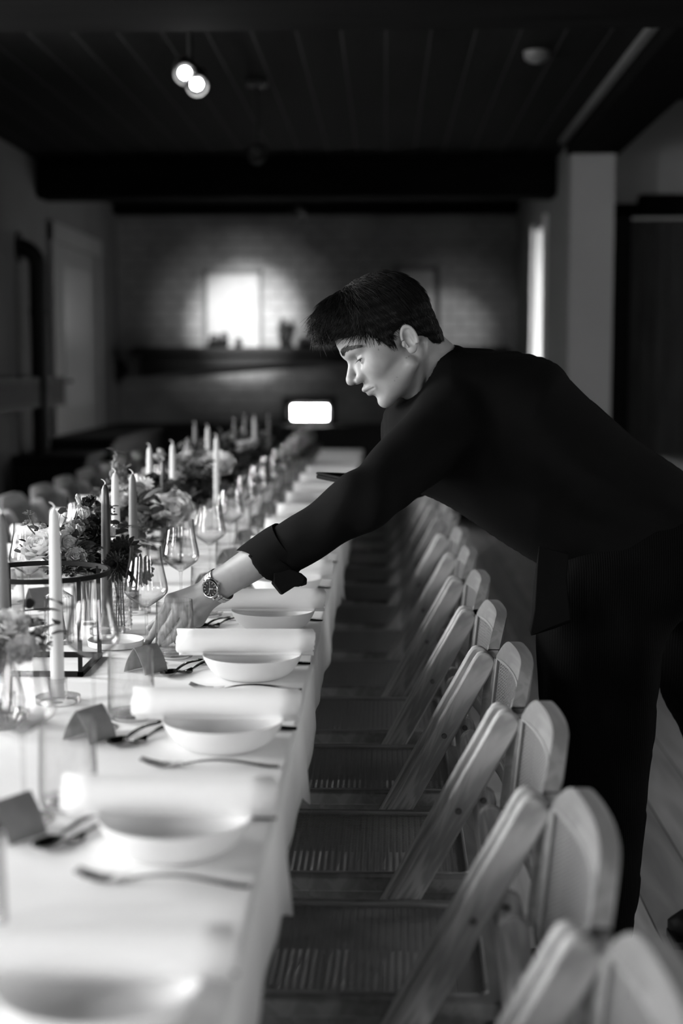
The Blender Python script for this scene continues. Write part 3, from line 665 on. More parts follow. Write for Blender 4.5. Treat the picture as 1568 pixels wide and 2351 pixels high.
# ================================================================ CHAIRS (origin on floor, x=0 at camera plane, y = middle of the seat)
def make_chair():
    t = T('folding_chair', '', 'chair'); HW = .204
    top = Vector((.206, 0, .745)); botm = Vector((-.20, 0, .0)); ax = (top - botm); Lp = ax.length; ang = math.atan2(ax.x, ax.z)
    for s_ in (-1, 1):
        w = .0215; n_ = 8; poly = [(-w, .006), (w, -.02)] + [(w, Lp - .03)] + [(w * math.cos(a), Lp - .03 + .024 * math.sin(a) ** .6) for a in [PI * i / n_ for i in range(1, n_)]] + [(-w, Lp - .03)]
        o = G().prism(poly, -.0115, .0115).out('side_post', 'wood_post', t, bevel=.004, loc=(botm.x, s_ * (HW + .010), .012), rot=(0, ang, 0))
        for zz in (.632, .86 - .0):
            zl = zz * Lp if zz < .7 else None
            if zl is None: continue
            G().lathe([(0, .0145), (.004, .0145), (.0055, .013), (.0055, .010)], 14, mtx=Matrix.Translation((.002, 0, Lp * .775)) @ Matrix.Rotation(PI / 2, 4, 'X')).lathe([(0, .0145), (.004, .0145), (.0055, .013), (.0055, .010)], 14, mtx=Matrix.Translation((.002, 0, Lp * .775)) @ Matrix.Rotation(-PI / 2, 4, 'X')).out('bolt', 'bolt', o)
    # rear legs
    p0 = Vector((.166, 0, .60)); p1 = Vector((.235, 0, 0)); a_ = p0 - p1; La = a_.length; an = math.atan2(a_.x, a_.z)
    for s_ in (-1, 1):
        w = .021; poly = [(-w, 0), (w, 0), (w, La - w)] + [(w * math.cos(a), La - w + w * math.sin(a)) for a in [PI * i / 8 for i in range(1, 8)]] + [(-w, La - w)]
        o = G().prism(poly, -.010, .010).out('rear_leg', 'wood_post', t, bevel=.003, loc=(p1.x, s_ * (HW - .016), .004), rot=(0, an, 0))
        G().lathe([(0, .0135), (.004, .0135), (.0055, .012), (.0055, .009)], 14, mtx=Matrix.Translation((0, 0, La - .021)) @ Matrix.Rotation(PI / 2 * (1 if s_ < 0 else -1), 4, 'X')).out('bolt', 'bolt', o)
    # seat: frame ring with rounded opening, and the cane sheet
    def rrect(hx, hy, r, n=6):
        pts = []
        for (cx, cy, a0) in ((hx-r, hy-r, 0), (-hx+r, hy-r, PI/2), (-hx+r, -hy+r, PI), (hx-r, -hy+r, 3*PI/2)):
            for i in range(n+1): a = a0 + PI/2*i/n; pts.append((cx + r*math.cos(a), cy + r*math.sin(a)))
        return pts
    def ring(hx, hy, r, ix, iy, ir, z0, z1):
        A = rrect(hx, hy, r); B = rrect(ix, iy, ir); n = len(A)
        vs = [(x, y, z) for z in (z0, z1) for (x, y) in A] + [(x, y, z) for z in (z0, z1) for (x, y) in B]
        fs = []
        for i in range(n):
            k = (i+1) % n
            fs += [(i, k, n+k, n+i), (2*n+i, 3*n+i, 3*n+k, 2*n+k), (n+i, n+k, 3*n+k, 3*n+i), (i, 2*n+i, 2*n+k, k)]
        return G().add(vs, fs)
    ring(.205, .189, .03, .163, .164, .012, -.013, .013).out('seat_frame', 'wood_rail', t, loc=(-.020, 0, .43), bevel=.003)
    def sheet(hx, hy, z, f=None, nx=2, ny=2):
        g = G(); g.uv = []
        for i in range(nx+1):
            for j in range(ny+1):
                x = -hx + 2*hx*i/nx; y = -hy + 2*hy*j/ny; g.v.append((x, y, z)); g.uv.append((x + .5, y + .5))
        g.f = [(i*(ny+1)+j, (i+1)*(ny+1)+j, (i+1)*(ny+1)+j+1, i*(ny+1)+j+1) for i in range(nx) for j in range(ny)]
        return g
    sheet(.166, .167, .009).out('cane_seat', 'cane', t, loc=(-.020, 0, .43), smooth=False)
    A = rrect(.165, .166, .014)
    G().tube([(x, y, .0135) for x, y in A] + [(A[0][0], A[0][1], .0135)], .0028, 6).out('spline', 'cane_spline', t, loc=(-.020, 0, .43))
    for s_ in (-1, 1): G().box((-.19, s_ * .168 - .009, .365), (.165, s_ * .168 + .009, .4175)).out('side_rail', 'wood_rail', t, bevel=.003)
    # backrest: bent frame with cane
    zb, zt = .545, .795; HB = .207
    def bx(y): return .026 * (1 - (y / HB) ** 2)
    lean = .10
    def P3(y, z, off=0): return (.192 + bx(y) + (z - zb) * lean + off, y, z)
    def topz(y): return zt - .060 * max(0, (abs(y) - HB + .10) / .10) ** 2
    def botz(y): return zb + .03 * max(0, (abs(y) - HB + .04) / .04) ** 2
    NYB = 28; g = G()
    ys = [-HB + 2 * HB * j / NYB for j in range(NYB + 1)]
    iz0, iz1, iy = zb + .034, zt - .050, HB - .026
    def strip(ysub, zlo, zhi, nz=3):
        base = len(g.v); nn = len(ysub)
        for y in ysub:
            for k_ in range(nz + 1):
                z = zlo(y) + (zhi(y) - zlo(y)) * k_ / nz
                g.v.append(P3(y, z, 0)); g.v.append(P3(y, z, .022))
        m_ = (nz + 1) * 2
        for j in range(nn - 1):
            b = base + j * m_; c = b + m_
            for k_ in range(nz):
                g.f.append((b+2*k_, b+2*k_+2, c+2*k_+2, c+2*k_)); g.f.append((b+2*k_+1, c+2*k_+1, c+2*k_+3, b+2*k_+3))
            g.f.append((b, c, c+1, b+1)); g.f.append((b+2*nz, b+2*nz+1, c+2*nz+1, c+2*nz))
        for b in (base, base + (nn-1) * m_):
            for k_ in range(nz): g.f.append((b+2*k_, b+2*k_+1, b+2*k_+3, b+2*k_+2))
    strip(ys, lambda y: iz1, topz); strip(ys, botz, lambda y: iz0)
    e = [y for y in ys if y <= -iy + .001] + [-iy]; strip(e, lambda y: iz0, lambda y: iz1); strip([-y for y in e][::-1], lambda y: iz0, lambda y: iz1)
    g.out('backrest', 'wood_rail', t)
    g = G(); g.uv = []
    for j in range(21):
        y = -iy - .004 + (2 * iy + .008) * j / 20
        for k_ in range(4):
            z = iz0 - .004 + (iz1 - iz0 + .008) * k_ / 3; g.v.append(P3(y, z, .004)); g.uv.append((y + .5, z))
    g.f = [(j*4+k_, j*4+k_+1, (j+1)*4+k_+1, (j+1)*4+k_) for j in range(20) for k_ in range(3)]
    g.out('cane_back', 'cane', t)
    loop = [P3(y, iz1 + .004, -.001) for y in [-iy + 2*iy*j/12 for j in range(13)]] + [P3(y, iz0 - .004, -.001) for y in [iy - 2*iy*j/12 for j in range(13)]]
    G().tube(loop + [loop[0]], .0026, 6).out('spline', 'cane_spline', t)
    for (x, z) in ((-.125, .13), (.217, .22), (.15, .40)):
        G().tube([(x, -HW + .004, z), (x, HW - .004, z)], .010, 10).out('stretcher', 'wood_rail', t)
    return t
mat('cane_spline', .3, .45)
ch = make_chair()
CY = [1.145, 1.605, 2.07, 2.545, 3.03, 3.505] + [3.99 + .485 * i for i in range(10)]
for i, y in enumerate(CY):
    lab = 'wooden folding chair with woven cane in the right row, ' + (ORD[i] + ' from us' if i < 9 else 'blurred past the man')
    if i == 0: ch.location = (0, y, 0); ch['label'] = lab; ch['group'] = 'cane folding chairs along the right side of the table'
    else: dup(ch, (rnd.uniform(-.006, .006), y, 0), rnd.uniform(-.02, .02), lab, 'cane folding chairs along the right side of the table')
for i in range(9):
    y = 4.75 + .47 * i
    dup(ch, (XM - .02 + rnd.uniform(-.01, .01), y, 0), PI + rnd.uniform(-.03, .03), 'dim cane folding chair in the left row, ' + (ORD[i] + ' visible' if i < 3 else 'dark and far'), 'cane folding chairs along the left side of the table')
# ================================================================ CANDLES AND STANDS
def candle(px, py, Y, m, lab, wy=1, H=None, r=.0112, holder=True, leanx=0):
    p = at(px, py, Y); z0 = TZ + .0007
    t = T('taper_candle', lab, 'candle', (p.x, Y, z0 + .012), group='taper candles')
    h = (p.z - z0 - .012) if H is None else H
    P_ = [(0, 0), (r * .98, 0), (r, .004), (r, h * .3), (r * .90, h * .6), (r * .80, h * .86), (r * .66, h - .012), (r * .42, h - .004), (r * .15, h), (0, h)]
    G().lathe(P_, 20).out('wax', m, t)
    d = wy
    G().tube([(0, 0, h - .002), (.001 * d, 0, h + .004), (-.003 * d, 0, h + .009), (-.008 * d, 0, h + .011)], [.0017, .0016, .0013, .0009], 7).out('wick', 'wick', t)
    if holder:
        s = T('candle_holder', 'round glass holder of the ' + ' '.join(lab.split()[:10]), 'candle holder', (p.x, Y, z0), group='glass candle holders')
        G().lathe(smoothprof([(0, 0), (.034, 0), (.037, .003), (.037, .010), (.034, .0115), (0, .0118)], 3), 36).out('glass_disc', 'glass_thick', s)
        G().lathe([(.0125, .0118), (.0155, .0118), (.0155, .034), (.0165, .042), (.0130, .042), (.0125, .034)], 28).out('glass_cup', 'glass_thick', s)
    return t
candle(124, 1168, 2.33, 'candle_light', 'pale taper candle in front at left, tallest looking, sharp against the black ring')
candle(2, 1180, 2.22, 'candle_mid', 'grey taper candle cut by the left edge of the photo')
candle(241, 1112, 2.95, 'candle_grey', 'dark glossy taper candle beside the beaded vase')
candle(264, 1085, 3.30, 'candle_light', 'pale taper candle just behind the dark glossy one')
candle(304, 1088, 3.20, 'candle_mid', 'mid grey taper candle with a long curled wick', 1)
candle(343, 1026, 4.25, 'candle_light', 'pale taper candle standing left of the thin dark one')
candle(374, 1056, 4.03, 'candle_dark', 'thin dark taper candle between two pale ones')
candle(396, 1019, 4.40, 'candle_light', 'pale taper candle right of the thin dark one')
candle(497, 1003, 4.82, 'candle_light', 'lone pale taper candle in front of the big white bloom')
candle(448, 974, 5.75, 'candle_mid', 'dim grey taper candle above the tall snapdragon')
candle(477, 980, 5.65, 'candle_light', 'short looking pale candle in the back left group')
candle(538, 966, 6.35, 'candle_grey', 'faint dark taper candle at the far left of the last four')
candle(562, 956, 6.75, 'candle_mid', 'blurred grey taper candle, second of the last four')
candle(584, 957, 6.75, 'candle_light', 'blurred pale taper candle, third of the last four')
candle(617, 956, 6.9, 'candle_grey', 'faint dark taper candle, rightmost of the last four')
# black wire stand: square foot, four bars, ring on top
ws = T('wire_stand', 'black metal stand with a round ring on four bars over a square foot', 'stand', (-.641, 2.618, TZ + .0007))
R_ = .124; s_ = .0875; hz = .179
G().lathe([(R_ - .0025, hz - .0045), (R_ + .0025, hz - .0045), (R_ + .0025, hz + .0045), (R_ - .0025, hz + .0045), (R_ - .0025, hz - .0045)], 56).out('ring', 'black_metal', ws)
g = G(); b_ = .0045
for sy in (-1, 1): g.box((-s_ - b_, sy * s_ - b_, 0), (s_ + b_, sy * s_ + b_, 2 * b_)).box((sy * s_ - b_, -s_ - b_, 0), (sy * s_ + b_, s_ + b_, 2 * b_))
g.out('square_foot', 'black_metal', ws, smooth=False)
for sx in (-1, 1):
    for sy in (-1, 1): G().box((sx * s_ - .0035, sy * s_ - .0035, .002), (sx * s_ + .0035, sy * s_ + .0035, hz)).out('bar', 'black_metal', ws, smooth=False)
w2 = T('wire_stand', 'small black ring stand further back behind the wine glasses', 'stand', (at(377, 1240, 4.03).x, 4.03, TZ + .0007))
G().lathe([(.046, .064), (.050, .064), (.050, .072), (.046, .072), (.046, .064)], 36).out('ring', 'black_metal', w2)
G().lathe([(.046, 0), (.050, 0), (.050, .006), (.046, .006), (.046, 0)], 36).out('round_foot', 'black_metal', w2)
for a in (.3, 1.87, 3.44, 5.0): G().box((.048 * math.cos(a) - .003, .048 * math.sin(a) - .003, .002), (.048 * math.cos(a) + .003, .048 * math.sin(a) + .003, .066)).out('bar', 'black_metal', w2, smooth=False)
a = on(246, 1448); tl = T('tealight_cup', 'tiny ribbed glass tealight cup behind the small dish', 'tealight', (a.x, a.y - .06, TZ + .0007))
G().lathe([(0, 0), (.018, 0), (.0195, .003), (.0195, .026), (.018, .026), (.018, .006), (0, .004)], 32, ruf=.03, k=16).out('glass_cup', 'glass_thick', tl)
G().lathe([(0, .005), (.017, .005), (.017, .016), (0, .016)], 24).out('wax', 'candle_light', tl)
# ================================================================ VASES
def vase(name, x, y, prof, lab, ruf=0, k=0, water=.06, beads=False, g_='glass'):
    t = T(name, lab, 'vase', (x, y, TZ + .0007), group='flower vases'); P_ = smoothprof(prof, 4)
    G().lathe([(0, 0)] + P_ + [(max(r - .002, .002), z) for r, z in P_[::-1] if z > .005] + [(0, .006)], 48 if ruf == 0 else 96, ruf=ruf, k=k).out('glass_body', g_, t)
    rr = min(r for r, z in P_ if z < water) if water else 0
    if beads:
        g = G()
        for j in range(11):
            for i in range(20):
                a = 2 * PI * (i + .5 * (j % 2)) / 20; z = .012 + j * .009; g.ball((.0232 * math.cos(a), .0232 * math.sin(a), z), .0024, 6)
        g.out('beading', 'glass_thick', t)
    G().lathe([(prof[-1][0] - .0015, prof[-1][1] - .002), (prof[-1][0] + .0012, prof[-1][1]), (prof[-1][0] - .0015, prof[-1][1] + .002), (prof[-1][0] - .003, prof[-1][1])], 40).out('rim', 'glass_thick', t)
    return t
BOT = [(.026, 0), (.029, .004), (.029, .088), (.026, .098), (.012, .108), (.010, .116), (.0125, .130)]
FLA = [(.020, 0), (.024, .004), (.022, .04), (.026, .09), (.034, .135)]
CYL = [(.022, 0), (.0235, .004), (.0235, .105)]
BULB = [(.022, 0), (.034, .02), (.036, .05), (.026, .085), (.021, .10), (.024, .115)]
VA = {}
def addv(key, name, x, y, prof, lab, **kw): vase(name, x, y, prof, lab, **kw); VA[key] = (Vector((x, y, TZ)), prof[-1][1], prof[-1][0], prof[0][0])
a = on(48, 1632); addv('A', 'glass_vase', a.x, 2.16, BULB, 'blurred round glass vase in the near left corner')
addv('B', 'bottle_vase', -.663, 2.84, BOT, 'ribbed clear bottle vase behind the pale candle', ruf=.03, k=24)
addv('C', 'glass_vase', -.655, 3.06, FLA, 'clear flared vase holding dark carnations')
addv('D', 'beaded_vase', -.565, 2.99, CYL, 'small beaded glass vase with dark dahlias', beads=True)
addv('E', 'bottle_vase', -.68, 3.62, BOT, 'clear bottle vase with the tall snapdragon', ruf=.03, k=24)
addv('F', 'glass_vase', -.735, 4.10, FLA, 'clear flared vase with the large pale blooms')
addv('G', 'glass_vase', -.66, 4.55, BULB, 'round glass vase in the fourth flower group')
addv('H', 'bottle_vase', -.60, 5.15, BOT, 'clear bottle vase of the big white bloom', ruf=.03, k=24)
addv('I', 'glass_vase', -.68, 5.75, FLA, 'clear flared vase with the back snapdragon')
addv('J', 'glass_vase', -.60, 6.35, BULB, 'round glass vase in the dim far group')
addv('K', 'glass_vase', -.66, 7.0, FLA, 'flared vase among the last candles')
addv('L', 'glass_vase', -.58, 7.7, BULB, 'last round vase near the far table end')
# ================================================================ FLOWERS
def petal(g, L_, Wd, cup, curl, mtx, nu=4, nv=5, ruffle=0, q=rnd, tipw=.35):
    vs = []; ph = q.uniform(0, 6)
    for j in range(nv + 1):
        t = j / nv; w = Wd * (math.sin(PI * (t * .78 + .12)) ** .8) * (1 if t < .95 else .75)
        for i in range(nu + 1):
            s = 2 * i / nu - 1
            z = cup * L_ * t * t + .35 * abs(s) ** 2 * w * (1 if cup > 0 else .4) + ruffle * math.sin(ph + s * 5 + t * 3) * t
            vs.append((L_ * t * (1 - curl * t * .3), s * w * .5, z - curl * L_ * t ** 3 * .4))
    g.add(vs, [(j*(nu+1)+i, j*(nu+1)+i+1, (j+1)*(nu+1)+i+1, (j+1)*(nu+1)+i) for j in range(nv) for i in range(nu)], mtx)
def rosette(g, R, layers, q, Wf=1.0, tilt0=.15, tilt1=1.35, ruffle=0, tm=Matrix.Identity(4)):
    for l in range(layers):
        t = l / max(1, layers - 1); n = int(8 - 3 * t); e = tilt0 + (tilt1 - tilt0) * t; L_ = R * (1 - .45 * t)
        for i in range(n):
            a = 2 * PI * i / n + l * .7 + q.uniform(-.1, .1)
            petal(g, L_, L_ * 1.05 * Wf, .35, -.1, tm @ Matrix.Rotation(a, 4, 'Z') @ Matrix.Translation((R * .05 * (1 - t), 0, R * .12 * t)) @ Matrix.Rotation(-e, 4, 'Y'), ruffle=ruffle, q=q)
def rayed(g, R, n, Wd, q, e=.15, layers=1, notch=False, tm=Matrix.Identity(4)):
    for l in range(layers):
        for i in range(n):
            a = 2 * PI * (i + .5 * l) / n + q.uniform(-.06, .06)
            petal(g, R * (1 - .16 * l), Wd, .1, .25, tm @ Matrix.Rotation(a, 4, 'Z') @ Matrix.Translation((R * .1, 0, .002 * l)) @ Matrix.Rotation(-(e + .3 * l), 4, 'Y'), nu=2, nv=4, q=q)
def leafmesh(g, p, d, L_, Wd, q):
    d = d.normalized(); m_ = Matrix.Translation(p) @ d.to_track_quat('X', 'Z').to_matrix().to_4x4() @ Matrix.Rotation(q.uniform(-.8, .8), 4, 'X')
    petal(g, L_, Wd, -.15, .1, m_, nu=2, nv=5, q=q)
def flower(vk, px, py, Y, kind, R, color, lab, face=None, leaf='leaf', nl=3, group=None, stemleaf=.03, seed=None):
    q = random.Random(px * 31 + py); base, vh, vr, br = VA[vk]
    head = at(px, py, Y); b0 = Vector((base.x + q.uniform(-.5, .5) * br, base.y + q.uniform(-.5, .5) * br, TZ + .009)); nk = Vector((base.x + q.uniform(-.6, .6) * vr * .7, base.y + q.uniform(-.6, .6) * vr * .7, TZ + vh))
    t = T(dict(rose='garden_rose', daisy='daisy', dahlia='dahlia', carnation='carnation', bud='flower_bud', snap='snapdragon', astrantia='masterwort_flower', sprig='leaf_sprig', filler='filler_flower', lisi='lisianthus')[kind], lab, 'flower' if kind != 'sprig' else 'foliage', b0, group=group)
    H = head - b0; N_ = nk - b0; fd = (face or Vector((q.uniform(-.5, .3), q.uniform(-1, -.2), q.uniform(.5, 1)))).normalized()
    ctrl = N_ + (N_ - Vector()).normalized() * max(.02, (H - N_).length * .45)
    P_ = [Vector((0, 0, 0)), N_ * .5, N_] + bez([N_, ctrl, H - fd * .02, H], 8)[1:]
    if kind != 'snap' and kind != 'sprig': P_[-1] = H - fd * R * .15
    G().tube(P_, [.0017] * 3 + [.0015] * 7 + [.0013], 6).out('stem', 'stem', t)
    fm = Matrix.Translation(H) @ fd.to_track_quat('Z', 'Y').to_matrix().to_4x4()
    g = G()
    if kind == 'rose': rosette(g, R, 6, q, tm=fm, ruffle=.0)
    elif kind == 'lisi': rosette(g, R, 3, q, tilt0=.9, tilt1=1.4, tm=fm)
    elif kind == 'carnation': rosette(g, R, 5, q, tilt0=.2, tilt1=1.3, tm=fm, ruffle=R * .12)
    elif kind == 'daisy':
        rayed(g, R, 15, R * .34, q, tm=fm)
    elif kind == 'dahlia': rayed(g, R, 18, R * .3, q, e=.0, layers=5, tm=fm)
    elif kind == 'bud': g.ball((0, 0, 0), (R * .45, R * .45, R), 10, mtx=fm); rosette(g, R * .9, 2, q, tilt0=1.3, tilt1=1.45, tm=fm @ Matrix.Translation((0, 0, -R * .3)))
    elif kind == 'astrantia':
        rayed(g, R, 18, R * .16, q, e=.35, tm=fm)
        for i in range(22):
            a = q.uniform(0, 6.28); e = q.uniform(.6, 1.5); d = Vector((math.cos(a) * math.cos(e), math.sin(a) * math.cos(e), math.sin(e))) * R * .75
            g.tube([(0, 0, 0), d], [.0004, .0008], 4, mtx=fm)
    elif kind == 'snap':
        for i in range(22):
            tt = i / 22; zz = (tt - .05) * R * 2.6; rr = R * (.30 * (1 - tt) + .06); a = i * 2.4
            g.ball((rr * math.cos(a), rr * math.sin(a), 0 - (1 - tt) * R * 2.2), (rr * .75, rr * .75, rr * 1.0), 6, mtx=Matrix.Translation(H))
    elif kind == 'filler':
        for i in range(34):
            d = Vector((q.gauss(0, 1), q.gauss(0, 1), q.gauss(0, .8))); d = d.normalized() * R * q.uniform(.3, 1)
            g.ball(d, R * .12, 6, mtx=Matrix.Translation(H)); g.tube([(0, 0, -R * .5), d], .0004, 4, mtx=Matrix.Translation(H))
    if g.v: g.out('petals', color, t)
    if kind == 'daisy': G().ball((0, 0, R * .06), (R * .24, R * .24, R * .12), 10, mtx=fm).out('flower_centre', 'petal_mid', t)
    if kind in ('rose', 'dahlia', 'carnation', 'lisi', 'bud'): G().lathe([(0, -R * .35), (R * .18, -R * .25), (R * .25, -R * .02), (0, 0)], 8, mtx=fm).out('calyx', 'stem', t)
    if nl:
        g = G(); idx = list(range(3, len(P_) - 1))
        if kind == 'sprig': nl = int(nl * (3.4 if vk != 'A' else 2)); stemleaf *= 1.1; idx = list(range(5, len(P_) - 1))
        else: nl += 2
        for i in range(nl):
            k_ = q.choice(idx) if kind != 'sprig' else idx[i % len(idx)]; p = P_[k_].lerp(P_[k_ + 1], q.random()) + (Vector((q.gauss(0, 1), q.gauss(0, 1), q.gauss(0, 1))) * stemleaf * .55 if kind == 'sprig' else Vector()); a = q.uniform(0, 6.28)
            d = Vector((math.cos(a), math.sin(a), q.uniform(-.1, .9)))
            if kind == 'sprig' and vk != 'A': g.tube([P_[k_], (P_[k_] + p) / 2 + Vector((0, 0, .002)), p], .0006, 4)
            leafmesh(g, p, d, stemleaf * q.uniform(.7, 1.3), stemleaf * q.uniform(.4, .6), q)
        g.out('leaves', leaf, t)
    return t
F = flower
gA = 'blooms in the near left vase'
F('A', 20, 1452, 2.10, 'rose', .032, 'petal_white', 'white blurred rose in the near left corner vase', group=gA)
F('A', 56, 1500, 2.13, 'rose', .026, 'petal_pale', 'pale soft bloom drooping over the near left vase rim', group=gA)
F('A', 75, 1452, 2.15, 'filler', .026, 'petal_mid', 'dark grey cluster of tiny blooms in the near left vase', leaf='leaf_dark', nl=4, group=gA)
F('A', 98, 1482, 2.17, 'filler', .02, 'leaf', 'small dark leafy tuft beside the pale candle foot', nl=3, group=gA)
F('A', 112, 1438, 2.22, 'sprig', .02, 'leaf', 'dark round leaves reaching behind the pale candle', leaf='leaf_dark', nl=7, stemleaf=.032, group=gA)
F('A', 30, 1420, 2.2, 'sprig', .02, 'leaf', 'dark leaves standing above the white blurred rose', leaf='leaf_dark', nl=6, stemleaf=.03, group=gA)
gB = 'pale flowers in the ribbed bottle vase'
F('B', 108, 1268, 2.80, 'rose', .044, 'petal_white', 'large white ranunculus behind the pale candle', face=Vector((-.35, -.6, .8)), group=gB)
F('B', 148, 1262, 2.84, 'rose', .034, 'petal_white', 'white ruffled bloom right of the large ranunculus', face=Vector((.6, -.5, .6)), group=gB)
F('B', 66, 1182, 2.84, 'astrantia', .014, 'petal_mid', 'upper spiky masterwort bloom at far left', nl=0, face=Vector((0, -.2, 1)), group=gB)
F('B', 62, 1204, 2.80, 'astrantia', .013, 'petal_mid', 'lower spiky masterwort bloom at far left', nl=0, face=Vector((-.3, -.3, .8)), group=gB)
F('B', 98, 1222, 2.83, 'lisi', .016, 'petal_pale', 'small pale open flower between masterwort and candle', nl=4, group=gB)
F('B', 90, 1240, 2.82, 'filler', .016, 'petal_mid', 'tuft of tiny buds above the ranunculus', nl=5, stemleaf=.015, group=gB)
F('B', 190, 1192, 2.86, 'lisi', .024, 'petal_pale', 'pale lisianthus bud with folded petals above the bottle vase', face=Vector((.3, -.3, 1)), nl=2, group=gB)
F('B', 168, 1222, 2.84, 'lisi', .022, 'petal_pale', 'second pale lisianthus lower left of the folded one', face=Vector((-.4, -.4, 1)), nl=3, group=gB)
F('B', 186, 1222, 2.82, 'lisi', .018, 'petal_mid', 'greyish lisianthus nearest the dark carnations', face=Vector((.2, -.5, 1)), nl=3, group=gB)
F('B', 180, 1146, 2.88, 'bud', .012, 'petal_pale', 'highest pale narrow bud over the bottle vase', nl=1, face=Vector((-.3, 0, 1)), group=gB)
F('B', 182, 1166, 2.86, 'bud', .012, 'petal_pale', 'pale narrow bud just under the highest one', nl=1, face=Vector((.1, 0, 1)), group=gB)
F('B', 200, 1262, 2.83, 'sprig', .02, 'leaf', 'leafy eucalyptus sprig right of the bottle vase', leaf='leaf', nl=9, stemleaf=.024, group=gB)
F('B', 150, 1300, 2.80, 'sprig', .02, 'leaf', 'leafy sprig hanging below the ranunculus', leaf='leaf_dark', nl=8, stemleaf=.02, group=gB)
F('B', 45, 1250, 2.84, 'sprig', .02, 'leaf', 'thin sprig with round leaves in front of the left glass', leaf='leaf', nl=5, stemleaf=.016, group=gB)
F('B', 130, 1205, 2.90, 'sprig', .02, 'leaf', 'long pointed leaves rising behind the pale candle tip', leaf='leaf', nl=7, stemleaf=.026, group=gB)
F('B', 165, 1245, 2.88, 'sprig', .02, 'leaf', 'light leaves between the lisianthus blooms', leaf='leaf_light', nl=8, stemleaf=.024, group=gB)
F('B', 175, 1285, 2.80, 'rose', .022, 'petal_pale', 'small pale bloom tucked under the white ruffled one', group=gB)
F('B', 120, 1225, 2.86, 'carnation', .018, 'petal_dark', 'small dark bloom right behind the pale candle', group=gB)
gC = 'dark flowers around the glossy candle'
F('C', 206, 1166, 3.04, 'carnation', .026, 'petal_dark', 'highest nearly black carnation', group=gC)
F('C', 228, 1212, 3.05, 'carnation', .030, 'petal_dark', 'nearly black carnation right behind the glossy candle', group=gC)
F('C', 212, 1236, 3.02, 'carnation', .030, 'petal_dark', 'nearly black carnation low over the flared vase', group=gC)
F('C', 236, 1252, 3.03, 'carnation', .028, 'petal_dark', 'nearly black carnation nearest the dahlias', leaf='leaf_dark', nl=4, group=gC)
F('C', 258, 1222, 3.06, 'bud', .016, 'petal_white', 'small white bud beside the glossy candle', face=Vector((-.2, -.5, 1)), group=gC)
F('C', 222, 1180, 3.08, 'sprig', .02, 'leaf', 'dark leaf sprig above the carnations', leaf='leaf_dark', nl=8, stemleaf=.022, group=gC)
F('C', 262, 1200, 3.08, 'sprig', .02, 'leaf', 'leaf sprig between the two front candles', leaf='leaf', nl=7, stemleaf=.026, group=gC)
F('C', 188, 1248, 3.0, 'sprig', .02, 'leaf', 'leaf sprig falling left of the carnations', leaf='leaf', nl=8, stemleaf=.022, group=gC)
F('C', 222, 1300, 3.02, 'carnation', .026, 'petal_dark', 'lowest nearly black carnation at the vase mouth', group=gC)
F('C', 246, 1165, 3.10, 'filler', .020, 'leaf_dark', 'dark berry like tuft between the front candles', nl=4, leaf='leaf_dark', group=gC)
F('C', 205, 1205, 3.0, 'sprig', .02, 'leaf', 'small leaves left of the glossy candle', leaf='leaf_dark', nl=9, stemleaf=.022, group=gC)
F('C', 190, 1300, 2.98, 'sprig', .02, 'leaf', 'leaf sprig dropping over the flared vase rim', leaf='leaf', nl=7, stemleaf=.024, group=gC)
gD = 'dahlias and cosmos in the beaded vase'
F('D', 283, 1268, 2.96, 'dahlia', .040, 'petal_dark', 'large nearly black dahlia over the beaded vase', face=Vector((-.1, -.9, .5)), nl=2, leaf='leaf_dark', group=gD)
F('D', 268, 1298, 2.94, 'dahlia', .036, 'petal_dark', 'lower nearly black dahlia touching the vase rim', face=Vector((-.3, -.9, .2)), nl=2, leaf='leaf_dark', group=gD)
F('D', 318, 1310, 3.00, 'dahlia', .036, 'petal_dark', 'nearly black dahlia seen through the wine glass', face=Vector((.5, -.8, .1)), nl=1, leaf='leaf_dark', group=gD)
F('D', 322, 1248, 3.02, 'daisy', .026, 'petal_white', 'white cosmos with notched petals behind the sharp wine glass', face=Vector((.3, .2, 1)), nl=0, group=gD)
F('D', 250, 1240, 3.0, 'sprig', .02, 'leaf', 'dark leaves around the glossy candle', leaf='leaf_dark', nl=8, stemleaf=.024, group=gD)
gE = 'flowers with the tall snapdragon'
F('E', 266, 1032, 3.60, 'snap', .034, 'petal_mid', 'tall snapdragon spike rising behind the front candles', nl=4, leaf='leaf', group=gE)
F('E', 285, 1062, 3.62, 'snap', .026, 'petal_mid', 'shorter snapdragon spike right of the tall one', nl=4, leaf='leaf', group=gE)
F('E', 284, 1124, 3.58, 'daisy', .022, 'petal_mid', 'grey scabious behind the curled wick candle', group=gE)
F('E', 282, 1160, 3.56, 'rose', .034, 'petal_pale', 'pale rose low between the front candles', group=gE)
F('E', 300, 1150, 3.62, 'carnation', .026, 'petal_dark', 'dark round bloom above the pale rose', group=gE)
F('E', 322, 1205, 3.55, 'rose', .036, 'petal_pale', 'pale rose under the curled wick candle', group=gE)
F('E', 328, 1118, 3.64, 'daisy', .032, 'petal_white', 'white daisy left of the thin dark candle', face=Vector((-.1, -.7, .7)), group=gE)
F('E', 338, 1172, 3.55, 'sprig', .02, 'leaf', 'broad leaves right of the curled wick candle', leaf='leaf', nl=10, stemleaf=.045, group=gE)
F('E', 262, 1118, 3.62, 'sprig', .02, 'leaf', 'leaves climbing the tall snapdragon stem', leaf='leaf', nl=9, stemleaf=.03, group=gE)
F('E', 222, 1130, 3.60, 'astrantia', .018, 'petal_mid', 'thin wispy bloom left of the glossy candle tip', nl=1, group=gE)
F('E', 290, 1185, 3.58, 'sprig', .02, 'leaf', 'dense leaves filling between the front candles', leaf='leaf', nl=12, stemleaf=.035, group=gE)
